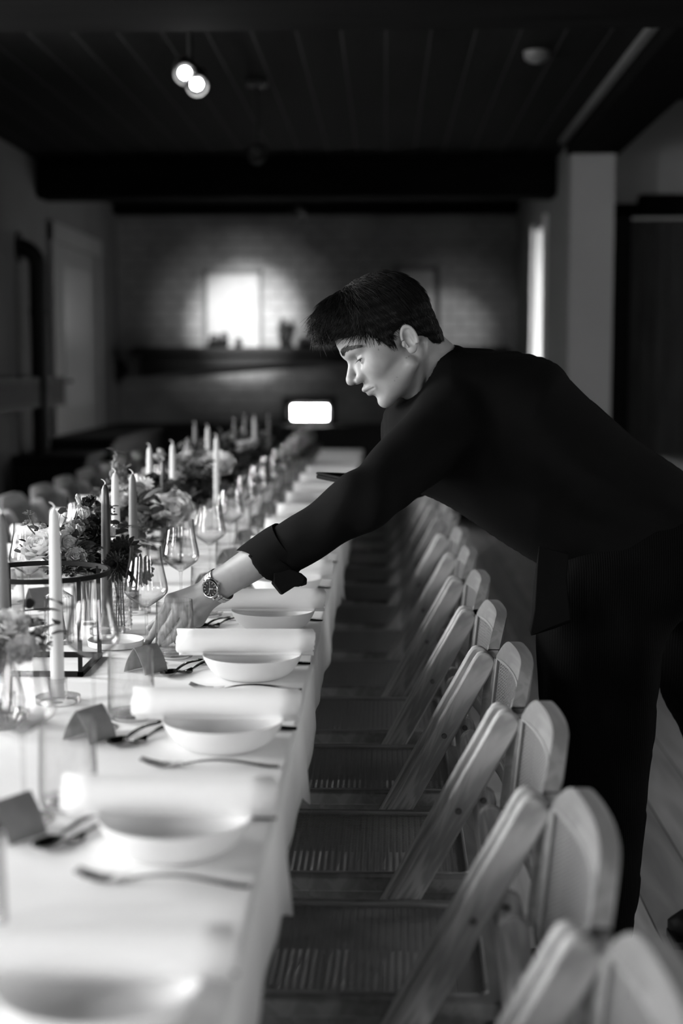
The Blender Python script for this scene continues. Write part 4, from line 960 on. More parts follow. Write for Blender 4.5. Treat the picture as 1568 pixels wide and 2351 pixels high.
F('E', 250, 1165, 3.62, 'sprig', .02, 'leaf', 'dark leaves behind the pale second candle', leaf='leaf_dark', nl=12, stemleaf=.035, group=gE)
F('E', 345, 1225, 3.5, 'sprig', .02, 'leaf', 'leaves over the bottle vase mouth of the third group', leaf='leaf_dark', nl=10, stemleaf=.035, group=gE)
gF = 'large pale blooms of the third group'
F('F', 402, 1178, 4.0, 'rose', .056, 'petal_white', 'big white peony low behind the wine glasses', face=Vector((.1, -.8, .5)), group=gF)
F('F', 362, 1170, 4.02, 'rose', .042, 'petal_white', 'white bloom left of the big low peony', group=gF)
F('F', 352, 1112, 4.05, 'carnation', .03, 'petal_dark', 'dark scabious right beside the white daisy', group=gF)
F('F', 385, 1155, 4.0, 'dahlia', .028, 'petal_dark', 'dark dahlia in front of the big peony', group=gF)
F('F', 352, 1142, 4.06, 'rose', .03, 'petal_pale', 'pale rose between dark candle and daisy', group=gF)
F('F', 420, 1148, 4.02, 'sprig', .02, 'leaf', 'dark leaves right of the thin dark candle', leaf='leaf_dark', nl=12, stemleaf=.05, group=gF)
F('F', 360, 1190, 3.98, 'sprig', .02, 'leaf', 'low leaf sprig under the white blooms', leaf='leaf', nl=10, stemleaf=.04, group=gF)
gG = 'flowers of the fourth group'
F('G', 362, 1050, 4.55, 'bud', .02, 'petal_pale', 'left pale bud above the fourth flower group', group=gG)
F('G', 371, 1040, 4.56, 'bud', .02, 'petal_pale', 'right pale bud above the fourth flower group', group=gG)
F('G', 412, 1104, 4.5, 'daisy', .04, 'petal_white', 'large pale open bloom right of the pale candle', face=Vector((.5, -.5, .7)), group=gG)
F('G', 448, 1122, 4.5, 'carnation', .04, 'petal_dark', 'dark full bloom in the fourth flower group', group=gG)
F('G', 452, 1085, 4.55, 'carnation', .04, 'petal_mid', 'grey full bloom behind the dark one', group=gG)
F('G', 425, 1062, 4.6, 'rose', .032, 'petal_pale', 'pale rose at the top of the fourth flower group', group=gG)
F('G', 470, 1150, 4.45, 'carnation', .034, 'petal_dark', 'low dark bloom left of the lone pale candle', group=gG)
F('G', 430, 1120, 4.5, 'sprig', .02, 'leaf', 'dark leaf mass of the fourth flower group', leaf='leaf_dark', nl=16, stemleaf=.05, group=gG)
F('G', 400, 1075, 4.6, 'sprig', .02, 'leaf', 'leaf sprig over the fourth flower group', leaf='leaf', nl=12, stemleaf=.045, group=gG)
gH = 'flowers around the big white bloom'
F('H', 500, 1082, 5.1, 'rose', .066, 'petal_white', 'big white bloom behind the lone pale candle', face=Vector((0, -.7, .8)), group=gH)
F('H', 470, 1060, 5.15, 'carnation', .04, 'petal_mid', 'grey bloom left of the big white one', group=gH)
F('H', 528, 1120, 5.1, 'carnation', .045, 'petal_dark', 'dark bloom under the big white one', group=gH)
F('H', 500, 1125, 5.05, 'sprig', .02, 'leaf', 'dark leaves below the big white bloom', leaf='leaf_dark', nl=16, stemleaf=.06, group=gH)
F('H', 520, 1050, 5.2, 'sprig', .02, 'leaf', 'leaf sprig right of the big white bloom', leaf='leaf', nl=12, stemleaf=.05, group=gH)
F('I', 430, 1004, 5.7, 'snap', .05, 'petal_pale', 'back snapdragon spike left of the dim candle', nl=3, group='flowers at the back')
F('H', 545, 1090, 5.15, 'sprig', .02, 'leaf', 'dark leaves far right of the big white bloom', leaf='leaf_dark', nl=14, stemleaf=.06, group=gH)
F('H', 470, 1095, 5.1, 'sprig', .02, 'leaf', 'dark leaves left of the lone pale candle', leaf='leaf_dark', nl=14, stemleaf=.055, group=gH)
F('I', 440, 1025, 5.72, 'snap', .04, 'petal_pale', 'shorter back snapdragon spike', nl=3, group='flowers at the back')
for (vk, px, py, Y, kd, R, c, lb) in [('I', 470, 1042, 5.7, 'carnation', .05, 'petal_mid', 'grey blurred bloom under the back candles'), ('I', 490, 1030, 5.75, 'sprig', .02, 'leaf', 'leafy blur under the back candles'), ('I', 505, 1050, 5.7, 'sprig', .02, 'leaf', 'dark leafy blur right of the back candles'),
    ('J', 552, 1038, 6.3, 'rose', .045, 'petal_pale', 'left pale bloom of the far pair'), ('J', 572, 1034, 6.32, 'rose', .045, 'petal_pale', 'right pale bloom of the far pair'), ('J', 560, 1070, 6.3, 'carnation', .05, 'petal_dark', 'dark bloom below the far pair'), ('J', 535, 1055, 6.3, 'sprig', .02, 'leaf', 'dark leaves left of the far pair'), ('J', 590, 1060, 6.3, 'sprig', .02, 'leaf', 'dark leaves right of the far pair'), ('J', 550, 1005, 6.4, 'snap', .04, 'petal_mid', 'dim far spike among the last candles'),
    ('K', 600, 1020, 7.0, 'carnation', .06, 'petal_mid', 'dim grey bloom beyond the last candles'), ('K', 620, 1040, 7.0, 'sprig', .02, 'leaf', 'dim leaves beyond the last candles'), ('K', 585, 1010, 7.0, 'sprig', .02, 'leaf', 'dim upright leaves beyond the last candles'),
    ('L', 650, 1030, 7.6, 'carnation', .06, 'petal_dark', 'dark bloom near the far table end'), ('L', 640, 1012, 7.6, 'sprig', .02, 'leaf', 'dark leaves near the far table end')]:
    F(vk, px, py, Y, kd, R, c, lb, leaf='leaf_dark' if 'dark' in lb else 'leaf', nl=14 if kd == 'sprig' else 4, stemleaf=.06, group='flowers at the back')
# ================================================================ THE MAN: implicit surfaces, meshed with surface nets
def nets(val, lo, h):
    nx, ny, nz = val.shape; ins = val < 0
    c = [(a, b, d) for a in (0, 1) for b in (0, 1) for d in (0, 1)]
    S_ = lambda A, a, b, d: A[a:nx-1+a, b:ny-1+b, d:nz-1+d]
    cnt = np.zeros((nx-1, ny-1, nz-1), np.uint8)
    for a, b, d in c: cnt += S_(ins, a, b, d)
    act = (cnt > 0) & (cnt < 8); I = np.argwhere(act); idx = -np.ones(act.shape, np.int64); idx[act] = np.arange(len(I))
    pos = np.zeros((len(I), 3)); num = np.zeros(len(I))
    E_ = [(p, q) for p in c for q in c if p < q and sum(abs(p[i]-q[i]) for i in range(3)) == 1]
    for p, q in E_:
        va = val[I[:, 0]+p[0], I[:, 1]+p[1], I[:, 2]+p[2]]; vb = val[I[:, 0]+q[0], I[:, 1]+q[1], I[:, 2]+q[2]]
        mk = (va < 0) != (vb < 0); t = np.where(mk, va / np.where(mk, va - vb, 1), 0)
        for k_ in range(3): pos[:, k_] += np.where(mk, p[k_] + t * (q[k_] - p[k_]), 0)
        num += mk
    V_ = (pos / num[:, None] + I) * h + np.array(lo)
    Fs = []
    for ax in range(3):
        b, d = (ax + 1) % 3, (ax + 2) % 3
        sl0 = [slice(None)] * 3; sl1 = [slice(None)] * 3; sl0[ax] = slice(0, -1); sl1[ax] = slice(1, None)
        x = ins[tuple(sl0)] != ins[tuple(sl1)]; J = np.argwhere(x)
        J = J[(J[:, b] > 0) & (J[:, d] > 0) & (J[:, b] < val.shape[b]-1) & (J[:, d] < val.shape[d]-1)]
        f = []
        for (ob, od) in ((1, 1), (0, 1), (0, 0), (1, 0)):
            K = J.copy(); K[:, b] -= ob; K[:, d] -= od; f.append(idx[K[:, 0], K[:, 1], K[:, 2]])
        f = np.stack(f, 1); s0 = ins[J[:, 0], J[:, 1], J[:, 2]]; f[~s0] = f[~s0][:, ::-1]; Fs.append(f)
    return V_, np.concatenate(Fs)
def grid(lo, hi, h):
    ax = [np.arange(lo[i], hi[i] + h, h, dtype=np.float32) for i in range(3)]
    return np.meshgrid(*ax, indexing='ij')
def smin(a, b, k):
    hh = np.clip(.5 + .5 * (b - a) / k, 0, 1); return b * (1 - hh) + a * hh - k * hh * (1 - hh)
def smax(a, b, k): return -smin(-a, -b, k)
def ell(X, c, r, rot=None):
    x, y, z = X[0] - c[0], X[1] - c[1], X[2] - c[2]
    if rot is not None:
        R = rot; x, y, z = R[0][0]*x+R[0][1]*y+R[0][2]*z, R[1][0]*x+R[1][1]*y+R[1][2]*z, R[2][0]*x+R[2][1]*y+R[2][2]*z
    k0 = np.sqrt((x/r[0])**2 + (y/r[1])**2 + (z/r[2])**2) + 1e-9; k1 = np.sqrt((x/r[0]**2)**2 + (y/r[1]**2)**2 + (z/r[2]**2)**2) + 1e-9
    return k0 * (k0 - 1) / k1
def cap(X, a, b, ra, rb=None):
    rb = ra if rb is None else rb
    ax, ay, az = X[0]-a[0], X[1]-a[1], X[2]-a[2]; bx, by, bz = b[0]-a[0], b[1]-a[1], b[2]-a[2]
    t = np.clip((ax*bx + ay*by + az*bz) / (bx*bx+by*by+bz*bz), 0, 1)
    return np.sqrt((ax-bx*t)**2 + (ay-by*t)**2 + (az-bz*t)**2) - (ra + (rb - ra) * t)
def sdpoly(x, z, P):
    d = np.full(x.shape, 1e9, np.float32); s = np.ones(x.shape, np.float32); n = len(P)
    for i in range(n):
        a = P[i]; b = P[i-1]; ex, ez = b[0]-a[0], b[1]-a[1]; wx, wz = x-a[0], z-a[1]
        t = np.clip((wx*ex + wz*ez) / (ex*ex+ez*ez), 0, 1); d = np.minimum(d, (wx-ex*t)**2 + (wz-ez*t)**2)
        c1 = z >= a[1]; c2 = z < b[1]; c3 = ex*wz > ez*wx
        fl = (c1 & c2 & c3) | (~c1 & ~c2 & ~c3); s = np.where(fl, -s, s)
    return s * np.sqrt(d)
def chaik(P, n=2):
    for _ in range(n):
        Q = []
        for i in range(len(P)):
            a, b = P[i], P[(i+1) % len(P)]; Q += [(a[0]*.75+b[0]*.25, a[1]*.75+b[1]*.25), (a[0]*.25+b[0]*.75, a[1]*.25+b[1]*.75)]
        P = Q
    return P
def mkobj(name, V_, F_, m, parent=None, attr=None):
    me = bpy.data.meshes.new(name); me.from_pydata(V_.tolist(), [], F_.tolist()); me.update(); me.materials.append(M(m))
    me.polygons.foreach_set('use_smooth', [True] * len(me.polygons))
    if attr is not None:
        a = me.attributes.new('tone', 'FLOAT', 'POINT'); a.data.foreach_set('value', attr.astype(np.float32))
    o = bpy.data.objects.new(name, me); COL.objects.link(o)
    if parent is not None: o.parent = parent; o.matrix_parent_inverse = Matrix.Translation(-parent.location)
    return o
# head frame: f = where the face points, u = crown, l = his left (towards us)
HO = at(917, 794, 2.93)
tilt = math.radians(35); yaw = math.radians(9)
Hu = Vector((-math.sin(tilt), 0, math.cos(tilt))); f0 = Vector((-math.cos(tilt), 0, -math.sin(tilt))); l0 = Vector((0, -1, 0))
Hf = (f0 * math.cos(yaw) + l0 * math.sin(yaw)); Hl = (l0 * math.cos(yaw) - f0 * math.sin(yaw))
def hw_(f, u, l=0): return HO + Hf * f + Hu * u + Hl * l
def tohead(X):
    d = [X[0]-HO.x, X[1]-HO.y, X[2]-HO.z]
    return [d[0]*v.x + d[1]*v.y + d[2]*v.z for v in (Hf, Hu, Hl)]
def mirr(H): return [H[0], H[1], np.abs(H[2])]
def head_sdf(X):
    H = tohead(X); A = mirr(H); f, u, l = H; al = A[2]
    d = ell(H, (-.004, .060, 0), (.091, .083, .073))
    d = smin(d, ell(H, (.036, .062, 0), (.070, .060, .060)), .03)
    d = smin(d, ell(H, (.046, -.005, 0), (.055, .072, .053)), .03)           # mid face
    d = smin(d, ell(A, (.060, -.004, .040), (.026, .026, .022)), .022)       # cheekbones
    d = smin(d, cap(A, (.010, -.045, .052), (.078, -.070, .014), .014, .015), .028)   # jaw line
    d = smin(d, ell(H, (.040, -.045, 0), (.045, .038, .045)), .02)
    d = smin(d, ell(H, (.087, -.074, 0), (.0165, .0165, .019)), .014)        # chin
    d = smin(d, ell(H, (.080, -.036, 0), (.028, .024, .026)), .016)          # muzzle
    d = smin(d, cap(A, (.0965, .048, .008), (.077, .046, .043), .0095, .009), .012)   # brow ridge
    d = smax(d, -ell(A, (.103, .022, .034), (.020, .0140, .021)), .011)      # eye socket
    d = smin(d, cap(H, (.0965, .032, 0), (.1205, .004, 0), .0058, .0085), .009) # nose bridge
    d = smin(d, cap(A, (.0885, .018, .008), (.0995, -.004, .0125), .0105, .0105), .008)
    d = smin(d, ell(H, (.1215, -.002, 0), (.0115, .0095, .0105)), .006)
    d = smin(d, ell(A, (.109, -.009, .0115), (.0105, .0078, .0070)), .005)   # nostril wing
    d = smax(d, -ell(A, (.113, -.0168, .0060), (.0060, .0032, .0026)), .003) # nostril
    d = smax(d, -cap(H, (.1165, -.022, 0), (.116, -.026, 0), .002), .004)
    # lips
    d = smin(d, cap(A, (.1095, -.0325, .003), (.092, -.0385, .024), .0062, .003), .006)
    d = smin(d, cap(A, (.1045, -.0445, 0), (.0905, -.0425, .021), .0070, .0035), .005)
    d = smax(d, -cap(A, (.1175, -.0375, 0), (.0955, -.0400, .026), .0016, .0012), .0025)
    d = smax(d, -ell(H, (.1085, -.0585, 0), (.009, .0055, .018)), .009)
    # eyelids
    lid = ell(A, (.0775, .0235, .0325), (.0150, .0138, .0150))
    slit = cap(A, (.0935, .0200, .0345), (.0840, .0215, .0460), .0030, .0012)
    slit = smin(slit, cap(A, (.0935, .0200, .0345), (.0905, .0185, .0240), .0030, .0012), .002)
    lid = smax(lid, -slit, .0018)
    d = smin(d, lid, .0035)
    d = smax(d, -cap(A, (.0925, .0300, .026), (.0845, .0295, .046), .0010), .003)     # crease
    # ear
    ex, eu, el_ = A[0] + .010, A[1] + .003, A[2] - .078
    a = .22; rx = ex * math.cos(a) + eu * math.sin(a); ru = -ex * math.sin(a) + eu * math.cos(a); rl = el_ - (-rx) * .35
    E3 = [rx, ru, rl]
    ear = ell(E3, (0, .002, 0), (.0150, .0268, .0060))
    rad = np.sqrt((rx / .0136)**2 + ((ru - .004) / .0235)**2)
    tor = np.sqrt(((rad - 1) * .0150)**2 + (rl - .0045)**2) - .0032; tor = np.where((ru > -.012) & ~((rx > .010) & (ru < .004)), tor, .02)
    ear = smax(ear, -ell(E3, (.002, .002, .0065), (.0090, .0150, .0065)), .004)
    ear = smin(ear, tor, .003); ear = smin(ear, cap(E3, (-.004, .016, .003), (-.007, -.006, .003), .0022), .003)
    ear = smin(ear, ell(E3, (.0145, -.004, .0025), (.0035, .0055, .0040)), .003)
    ear = smin(ear, ell(E3, (.003, -.020, .001), (.0078, .0070, .0042)), .004)
    d = smin(d, ear, .004)
    return d
NB = at(1075, 905, 2.99)      # base of the neck
def neck_sdf(X):
    a = hw_(-.028, -.015); d = cap(X, a, NB, .050, .058)
    b = hw_(.030, -.055); d = smin(d, cap(X, b, at(1000, 950, 2.98), .026, .03), .03)
    m_ = hw_(-.030, -.02, .052); n_ = at(960, 935, 2.93); d = smin(d, cap(X, m_, n_, .0085, .007), .012)
    return d
def skin_head(X): return smin(head_sdf(X), neck_sdf(X), .014)
# hand and forearm of the reaching left arm
def P(x, y, Y): return at(x, y, Y)
CUFF = P(612, 1290, 2.735); EL = P(806, 1140, 2.66); WR = P(500, 1347, 2.79)
FING = [  # mcp, pip, dip, tip, radius
    (P(392, 1378, 2.795), P(369, 1421, 2.80), P(353, 1452, 2.815), P(340, 1474, 2.83), .0088),
    (P(410, 1396, 2.785), P(385, 1441, 2.785), P(369, 1466, 2.80), P(355, 1482, 2.815), .0090),
    (P(430, 1412, 2.782), P(408, 1449, 2.778), P(391, 1468, 2.79), P(377, 1481, 2.805), .0086),
    (P(448, 1424, 2.785), P(431, 1449, 2.78), P(417, 1463, 2.79), P(405, 1473, 2.80), .0076)]
THUMB = (P(455, 1368, 2.815), P(398, 1400, 2.865), P(367, 1424, 2.875), P(344, 1441, 2.872), .0098)
def hand_sdf(X):
    fdir = (WR - EL).normalized()
    Q = lambda t, z=0: EL + (WR - EL) * t + Vector((0, 0, z))
    d = cap(X, Q(.10, -.012), Q(1), .024, .0262)
    d = smin(d, cap(X, Q(.64, -.002), Q(.80), .0325, .0275), .008)
    d = smin(d, cap(X, Q(.70, .008), WR + Vector((-.008, .004, .012)), .023, .018), .012)
    d = smin(d, cap(X, Q(.62, -.014), WR + Vector((-.004, .004, -.010)), .022, .019), .012)
    palm = None
    for i, (m_, p_, q_, t_, r_) in enumerate(FING):
        base = WR + (m_ - WR) * .22 + Vector((0, .006, 0)); c = cap(X, base, m_ + Vector((0, .008, 0)), .0165, .0130 if i < 3 else .0115)
        palm = c if palm is None else smin(palm, c, .014)
    th = cap(X, THUMB[0], THUMB[1], .0175, .0125)
    palm = smin(palm, th, .018)
    palm = smin(palm, cap(X, WR + Vector((-.02, .012, -.02)), FING[3][0] + Vector((.006, .012, -.002)), .016, .012), .014)
    d = smin(d, palm, .022)
    fs = None
    for i, (m_, p_, q_, t_, r_) in enumerate(FING):
        k_ = cap(X, m_ + Vector((0, .002, 0)), p_, r_ * 1.12, r_); k_ = smin(k_, cap(X, p_, q_, r_, r_ * .90), .003); k_ = smin(k_, cap(X, q_, t_, r_ * .90, r_ * .74), .003)
        k_ = smin(k_, ell(X, tuple(p_), (r_*1.1,)*3), .004); kn = ell(X, tuple(m_ + Vector((0, -.004, .002))), (r_*1.15,)*3)
        d = smin(d, kn, .010)
        fs = k_ if fs is None else smin(fs, k_, .0012)
    k_ = smin(cap(X, THUMB[1], THUMB[2], .0115, .0098), cap(X, THUMB[2], THUMB[3], .0100, .0078), .004)
    fs = smin(fs, k_, .002)
    d = smin(d, fs, .005)
    for i in range(3):                                   # tendons
        d = smin(d, cap(X, WR + (FING[i][0] - WR) * .25 + Vector((0, -.010, 0)), FING[i][0] + Vector((0, -.0055, 0)), .0035), .008)
    return d
def meshbox(fn, lo, hi, h):
    X = grid(lo, hi, h); return nets(fn(X), [X[0][0,0,0], X[1][0,0,0], X[2][0,0,0]], h)
parts = []
h_ = .0019
lo = (HO.x - .165, HO.y - .105, HO.z - .155); hi = (HO.x + .20, HO.y + .115, HO.z + .175)
hv, hf = meshbox(skin_head, lo, hi, h_); parts.append((hv, hf))
lo = (min(THUMB[3].x, FING[0][3].x) - .02, 2.60, .735); hi = (CUFF.x + .07, 2.90, EL.z + .03)
parts.append(meshbox(hand_sdf, lo, hi, .002))
# covered body: torso, legs, far arm, kept well inside the clothes
ctr = [P(1080, 930, 3.0), P(1230, 1030, 3.0), P(1400, 1160, 3.0), P(1500, 1260, 3.0)]
KN, FT = P(1385, 1720, 2.90), P(1362, 2225, 2.90); HP = P(1430, 1330, 2.92)
HP2, KN2, FT2 = P(1600, 1330, 3.10), P(1700, 1720, 3.16), P(1745, 2160, 3.18)
SH, SH2 = P(1010, 975, 2.84), P(1010, 985, 3.14)
EL2, WR2 = P(955, 1085, 3.24), P(880, 1112, 3.19)
def body_sdf(X):
    Y_ = [X[0], (X[1] - 3.0) * .72 + 3.0, X[2]]
    d = cap(Y_, ctr[0], ctr[1], .075, .085)
    for a, b in zip(ctr[1:], ctr[2:]): d = smin(d, cap(Y_, a, b, .085, .08), .04)
    d = smin(d, cap(X, SH, EL + Vector((.03, 0, -.005)), .040, .030), .02); d = smin(d, cap(X, EL + Vector((.03, 0, -.005)), CUFF, .030, .026), .01); d = smin(d, cap(X, SH2, EL2, .045, .036), .03)
    d = smin(d, cap(X, NB, ctr[0], .05, .06), .04)
    for a, b, c in ((HP, KN, FT), (HP2, KN2, FT2)):
        d = smin(d, cap(X, a, b, .070, .050), .03); d = smin(d, cap(X, b, c, .050, .034), .02)
    d = smin(d, cap(X, EL2, WR2, .036, .026), .02)
    for i in range(4):                                   # far hand under the tray
        o_ = Vector((-.02 - .0 * i, -.03 + .02 * i, -.004)); d = smin(d, cap(X, WR2 + o_, WR2 + o_ + Vector((-.07, 0, -.006)), .010, .008), .006)
    d = smin(d, cap(X, WR2 + Vector((-.01, -.03, .0)), WR2 + Vector((-.05, -.055, .006)), .011, .009), .006)
    return d
parts.append(meshbox(body_sdf, (-.12, 2.55, .0), (1.05, 3.45, 1.36), .009))
V_ = []; F_ = []; k = 0
for v, f in parts: V_.append(v); F_.append(f + k); k += len(v)
V_ = np.concatenate(V_); F_ = np.concatenate(F_)
man = T('person', 'man in black shirt and corduroy trousers leaning over the chairs towards the table', 'person', (KN.x, 2.95, 0))
Hh = tohead([V_[:, 0], V_[:, 1], V_[:, 2]]); ff, uu, ll = Hh; al = np.abs(ll)
tone = np.ones(len(V_))
# the skin's own colours: lips, brow stubble, jaw shadow of a shaved beard, moles
lipd = np.minimum(np.hypot((uu + .0335) / .0042, (al) / .024), np.hypot((uu + .0445) / .0052, al / .021)); inface = (ff > .085) & (al < .03)
tone = np.where(inface & (lipd < 1.0), .72, tone)
for (mf, mu) in [(.050, -.049), (.058, -.052), (.006, -.029), (.012, -.028), (.050, .017)]:
    tone = np.where((np.hypot(ff - mf, uu - mu) < .0013) & (ll > .02), .5, tone)
body = mkobj('body', V_, F_, 'skin', man, tone)
m = M('skin'); nt = m.node_tree; at_ = nt.nodes.new('ShaderNodeAttribute'); at_.attribute_name = 'tone'; b_ = nt.nodes['Principled BSDF']
src = b_.inputs['Base Color'].links[0].from_socket; mu_ = nt.nodes.new('ShaderNodeMath'); mu_.operation = 'MULTIPLY'
nt.links.new(src, mu_.inputs[0]); nt.links.new(at_.outputs['Fac'], mu_.inputs[1]); nt.links.new(mu_.outputs[0], b_.inputs['Base Color'])
def child(g, name, m, **kw):
    o = g.out(name, m, **kw); o.parent = man; o.matrix_parent_inverse = Matrix.Translation(-man.location); return o
# eyes
for s_ in (1, -1):
    c = hw_(.0775, .0235, .0325 * s_); g = G().ball(c, .0128, 20); child(g, 'eyeball', 'eye')
    d = (Hf * .95 + Hu * -.32 + Hl * .10).normalized(); mm = Matrix.Translation(c + d * .0113) @ d.to_track_quat('Z', 'Y').to_matrix().to_4x4()
    child(G().lathe([(0, .0022), (.003, .0019), (.0062, .0004), (.0064, -.001)], 20, mtx=mm), 'iris', 'iris')
    g = G()                                              # lashes along the upper lid
    for i in range(22):
        t = i / 21; p = hw_(.0955 - .0105 * t ** 1.5, .0228 + .001 * math.sin(PI * t), (.026 + .021 * t) * s_)
        g.tube([p, p + (Hf * .005 + Hu * -.0015 + Hl * s_ * .002 * t)], [.00035, .00008], 4)
    child(g, 'eyelashes', 'brow')
    g = G(); q = random.Random(5)                        # eyebrow hairs
    for i in range(620):
        t = q.random() ** .85; l_ = .008 + .046 * t; u_ = .0500 + .0055 * math.sin(PI * min(1, t * .9 + .1)) - .007 * t ** 3 + q.gauss(0, 1) * .0028 * (1 - .6 * t)
        p = hw_(.108 - .034 * t ** 1.7, u_, l_ * s_); dn = (Hf * (1 - .6 * t) + Hl * s_ * .75 * t).normalized()
        for _ in range(6):
            X1 = [np.array([p.x]), np.array([p.y]), np.array([p.z])]; dd = float(head_sdf(X1)[0]); p = p - dn * dd * .85
        d = (Hl * s_ * (.6 + .6 * t) - Hf * (.25 + .6 * t) + Hu * (.55 - .8 * t)).normalized()
        g.tube([p, p + d * .0045 + Hf * .0010, p + d * .0085], [.00042, .0004, .0001], 4)
    child(g, 'eyebrow', 'brow')
# hair: a solid cap with hundreds of locks over it
bnd = [(.20, .088), (.098, .082), (.085, .072), (.070, .066), (.052, .058), (.040, .036), (.030, .010), (.016, .006), (.008, .026), (-.024, .032), (-.030, -.010), (-.034, -.034), (-.055, -.044), (-.12, -.052)]
bf = np.array([b[0] for b in bnd])[::-1]; bu = np.array([b[1] for b in bnd])[::-1]
def hair_sdf(X, cut=True):
    H = tohead(X); A = mirr(H); f, u, l = H
    d = ell(H, (-.008, .066, 0), (.0965, .0915, .0805))
    d = smin(d, ell(H, (.040, .092, 0), (.074, .064, .066)), .03)
    d = smin(d, ell(H, (.082, .118, 0), (.042, .040, .050)), .03)
    d = smin(d, ell(H, (-.060, .0, 0), (.030, .058, .052)), .025)
    d = smin(d, cap(A, (.036, .048, .061), (.023, .006, .0655), .011, .0065), .008)
    d = d + .0005 * np.sin(f * 260 + 40 * l) * np.sin(l * 190 + u * 90) + .0006 * np.sin(f * 90 - u * 320)
    if cut:
        b = np.interp(f, bf, bu) + .10 * np.clip(0, 0, 1); d = smax(d, (b - u) * .75, .005)
        inner = ell(H, (-.004, .060, 0), (.086, .078, .068)); d = np.maximum(d, -inner)
    return d
lo = (HO.x - .19, HO.y - .11, HO.z - .15); hi = (HO.x + .16, HO.y + .11, HO.z + .19)
hv, hf_ = meshbox(hair_sdf, lo, hi, .0026); mkobj('hair', hv, hf_, 'hair', man)
hair = bpy.data.objects['hair']
H_ = tohead([hv[:, 0], hv[:, 1], hv[:, 2]]); e = 1e-3
def grad(p):
    g_ = []
    for k_ in range(3):
        a = p.copy(); b = p.copy(); a[:, k_] += e; b[:, k_] -= e
        g_.append(hair_sdf([a[:, 0], a[:, 1], a[:, 2]], False) - hair_sdf([b[:, 0], b[:, 1], b[:, 2]], False))
    g_ = np.stack(g_, 1); return g_ / (np.linalg.norm(g_, axis=1, keepdims=True) + 1e-9)
outer = np.abs(hair_sdf([hv[:, 0], hv[:, 1], hv[:, 2]], False)) < .0015
sel = np.random.RandomState(2).choice(np.where(outer)[0], 9500)
pts = hv[sel]; nr = grad(pts); vf, vu, vl = np.array(Hf), np.array(Hu), np.array(Hl)
hf1, hu1, hl1 = tohead([pts[:, 0], pts[:, 1], pts[:, 2]])
RS = np.random.RandomState(4)
front = np.clip((hf1 - .0) / .08, 0, 1)[:, None]
flow = vf * (front * 1.0 + (1 - front) * -.35) - vu * (.02 + 1.3 * (1 - front)) + vl * (np.sign(hl1) * .35)[:, None] + RS.normal(0, .17, pts.shape)
flow = flow - nr * (flow * nr).sum(1, keepdims=True); flow /= np.linalg.norm(flow, axis=1, keepdims=True)
gv = []; gf = []; k = 0
for i in range(len(pts)):
    n_ = Vector(nr[i]); d = Vector(flow[i]); fr = float(front[i, 0])
    L_ = RS.uniform(.014, .026) * (1 + .55 * fr); lift = RS.uniform(.0, .16) * (1 + .9 * fr) if hf1[i] < .1 else RS.uniform(.1, .7)
    if hu1[i] < .05: L_ *= .6; lift *= .25
    p = Vector(pts[i]); w = d.cross(n_).normalized(); r = RS.uniform(.00030, .00085)
    for j in range(4):
        t = j / 3; c = p + d * L_ * t + n_ * (L_ * lift * t - L_ * .18 * t * t) - Hu * (.002 * t * t); rr = r * (1 - t) + .00012
        gv += [c + w * rr, c - w * rr, c + n_ * rr * 1.2]
    for j in range(3):
        a = k + 3 * j; gf += [(a, a+3, a+4, a+1), (a+1, a+4, a+5, a+2), (a+2, a+5, a+3, a)]
    k += 12
o = mkobj('hair_locks', np.array([tuple(v) for v in gv]), np.array(gf), 'hair'); o.parent = hair; o.matrix_parent_inverse = hair.matrix_basis.inverted() @ Matrix.Translation(-man.location) if False else Matrix()
o.parent = hair
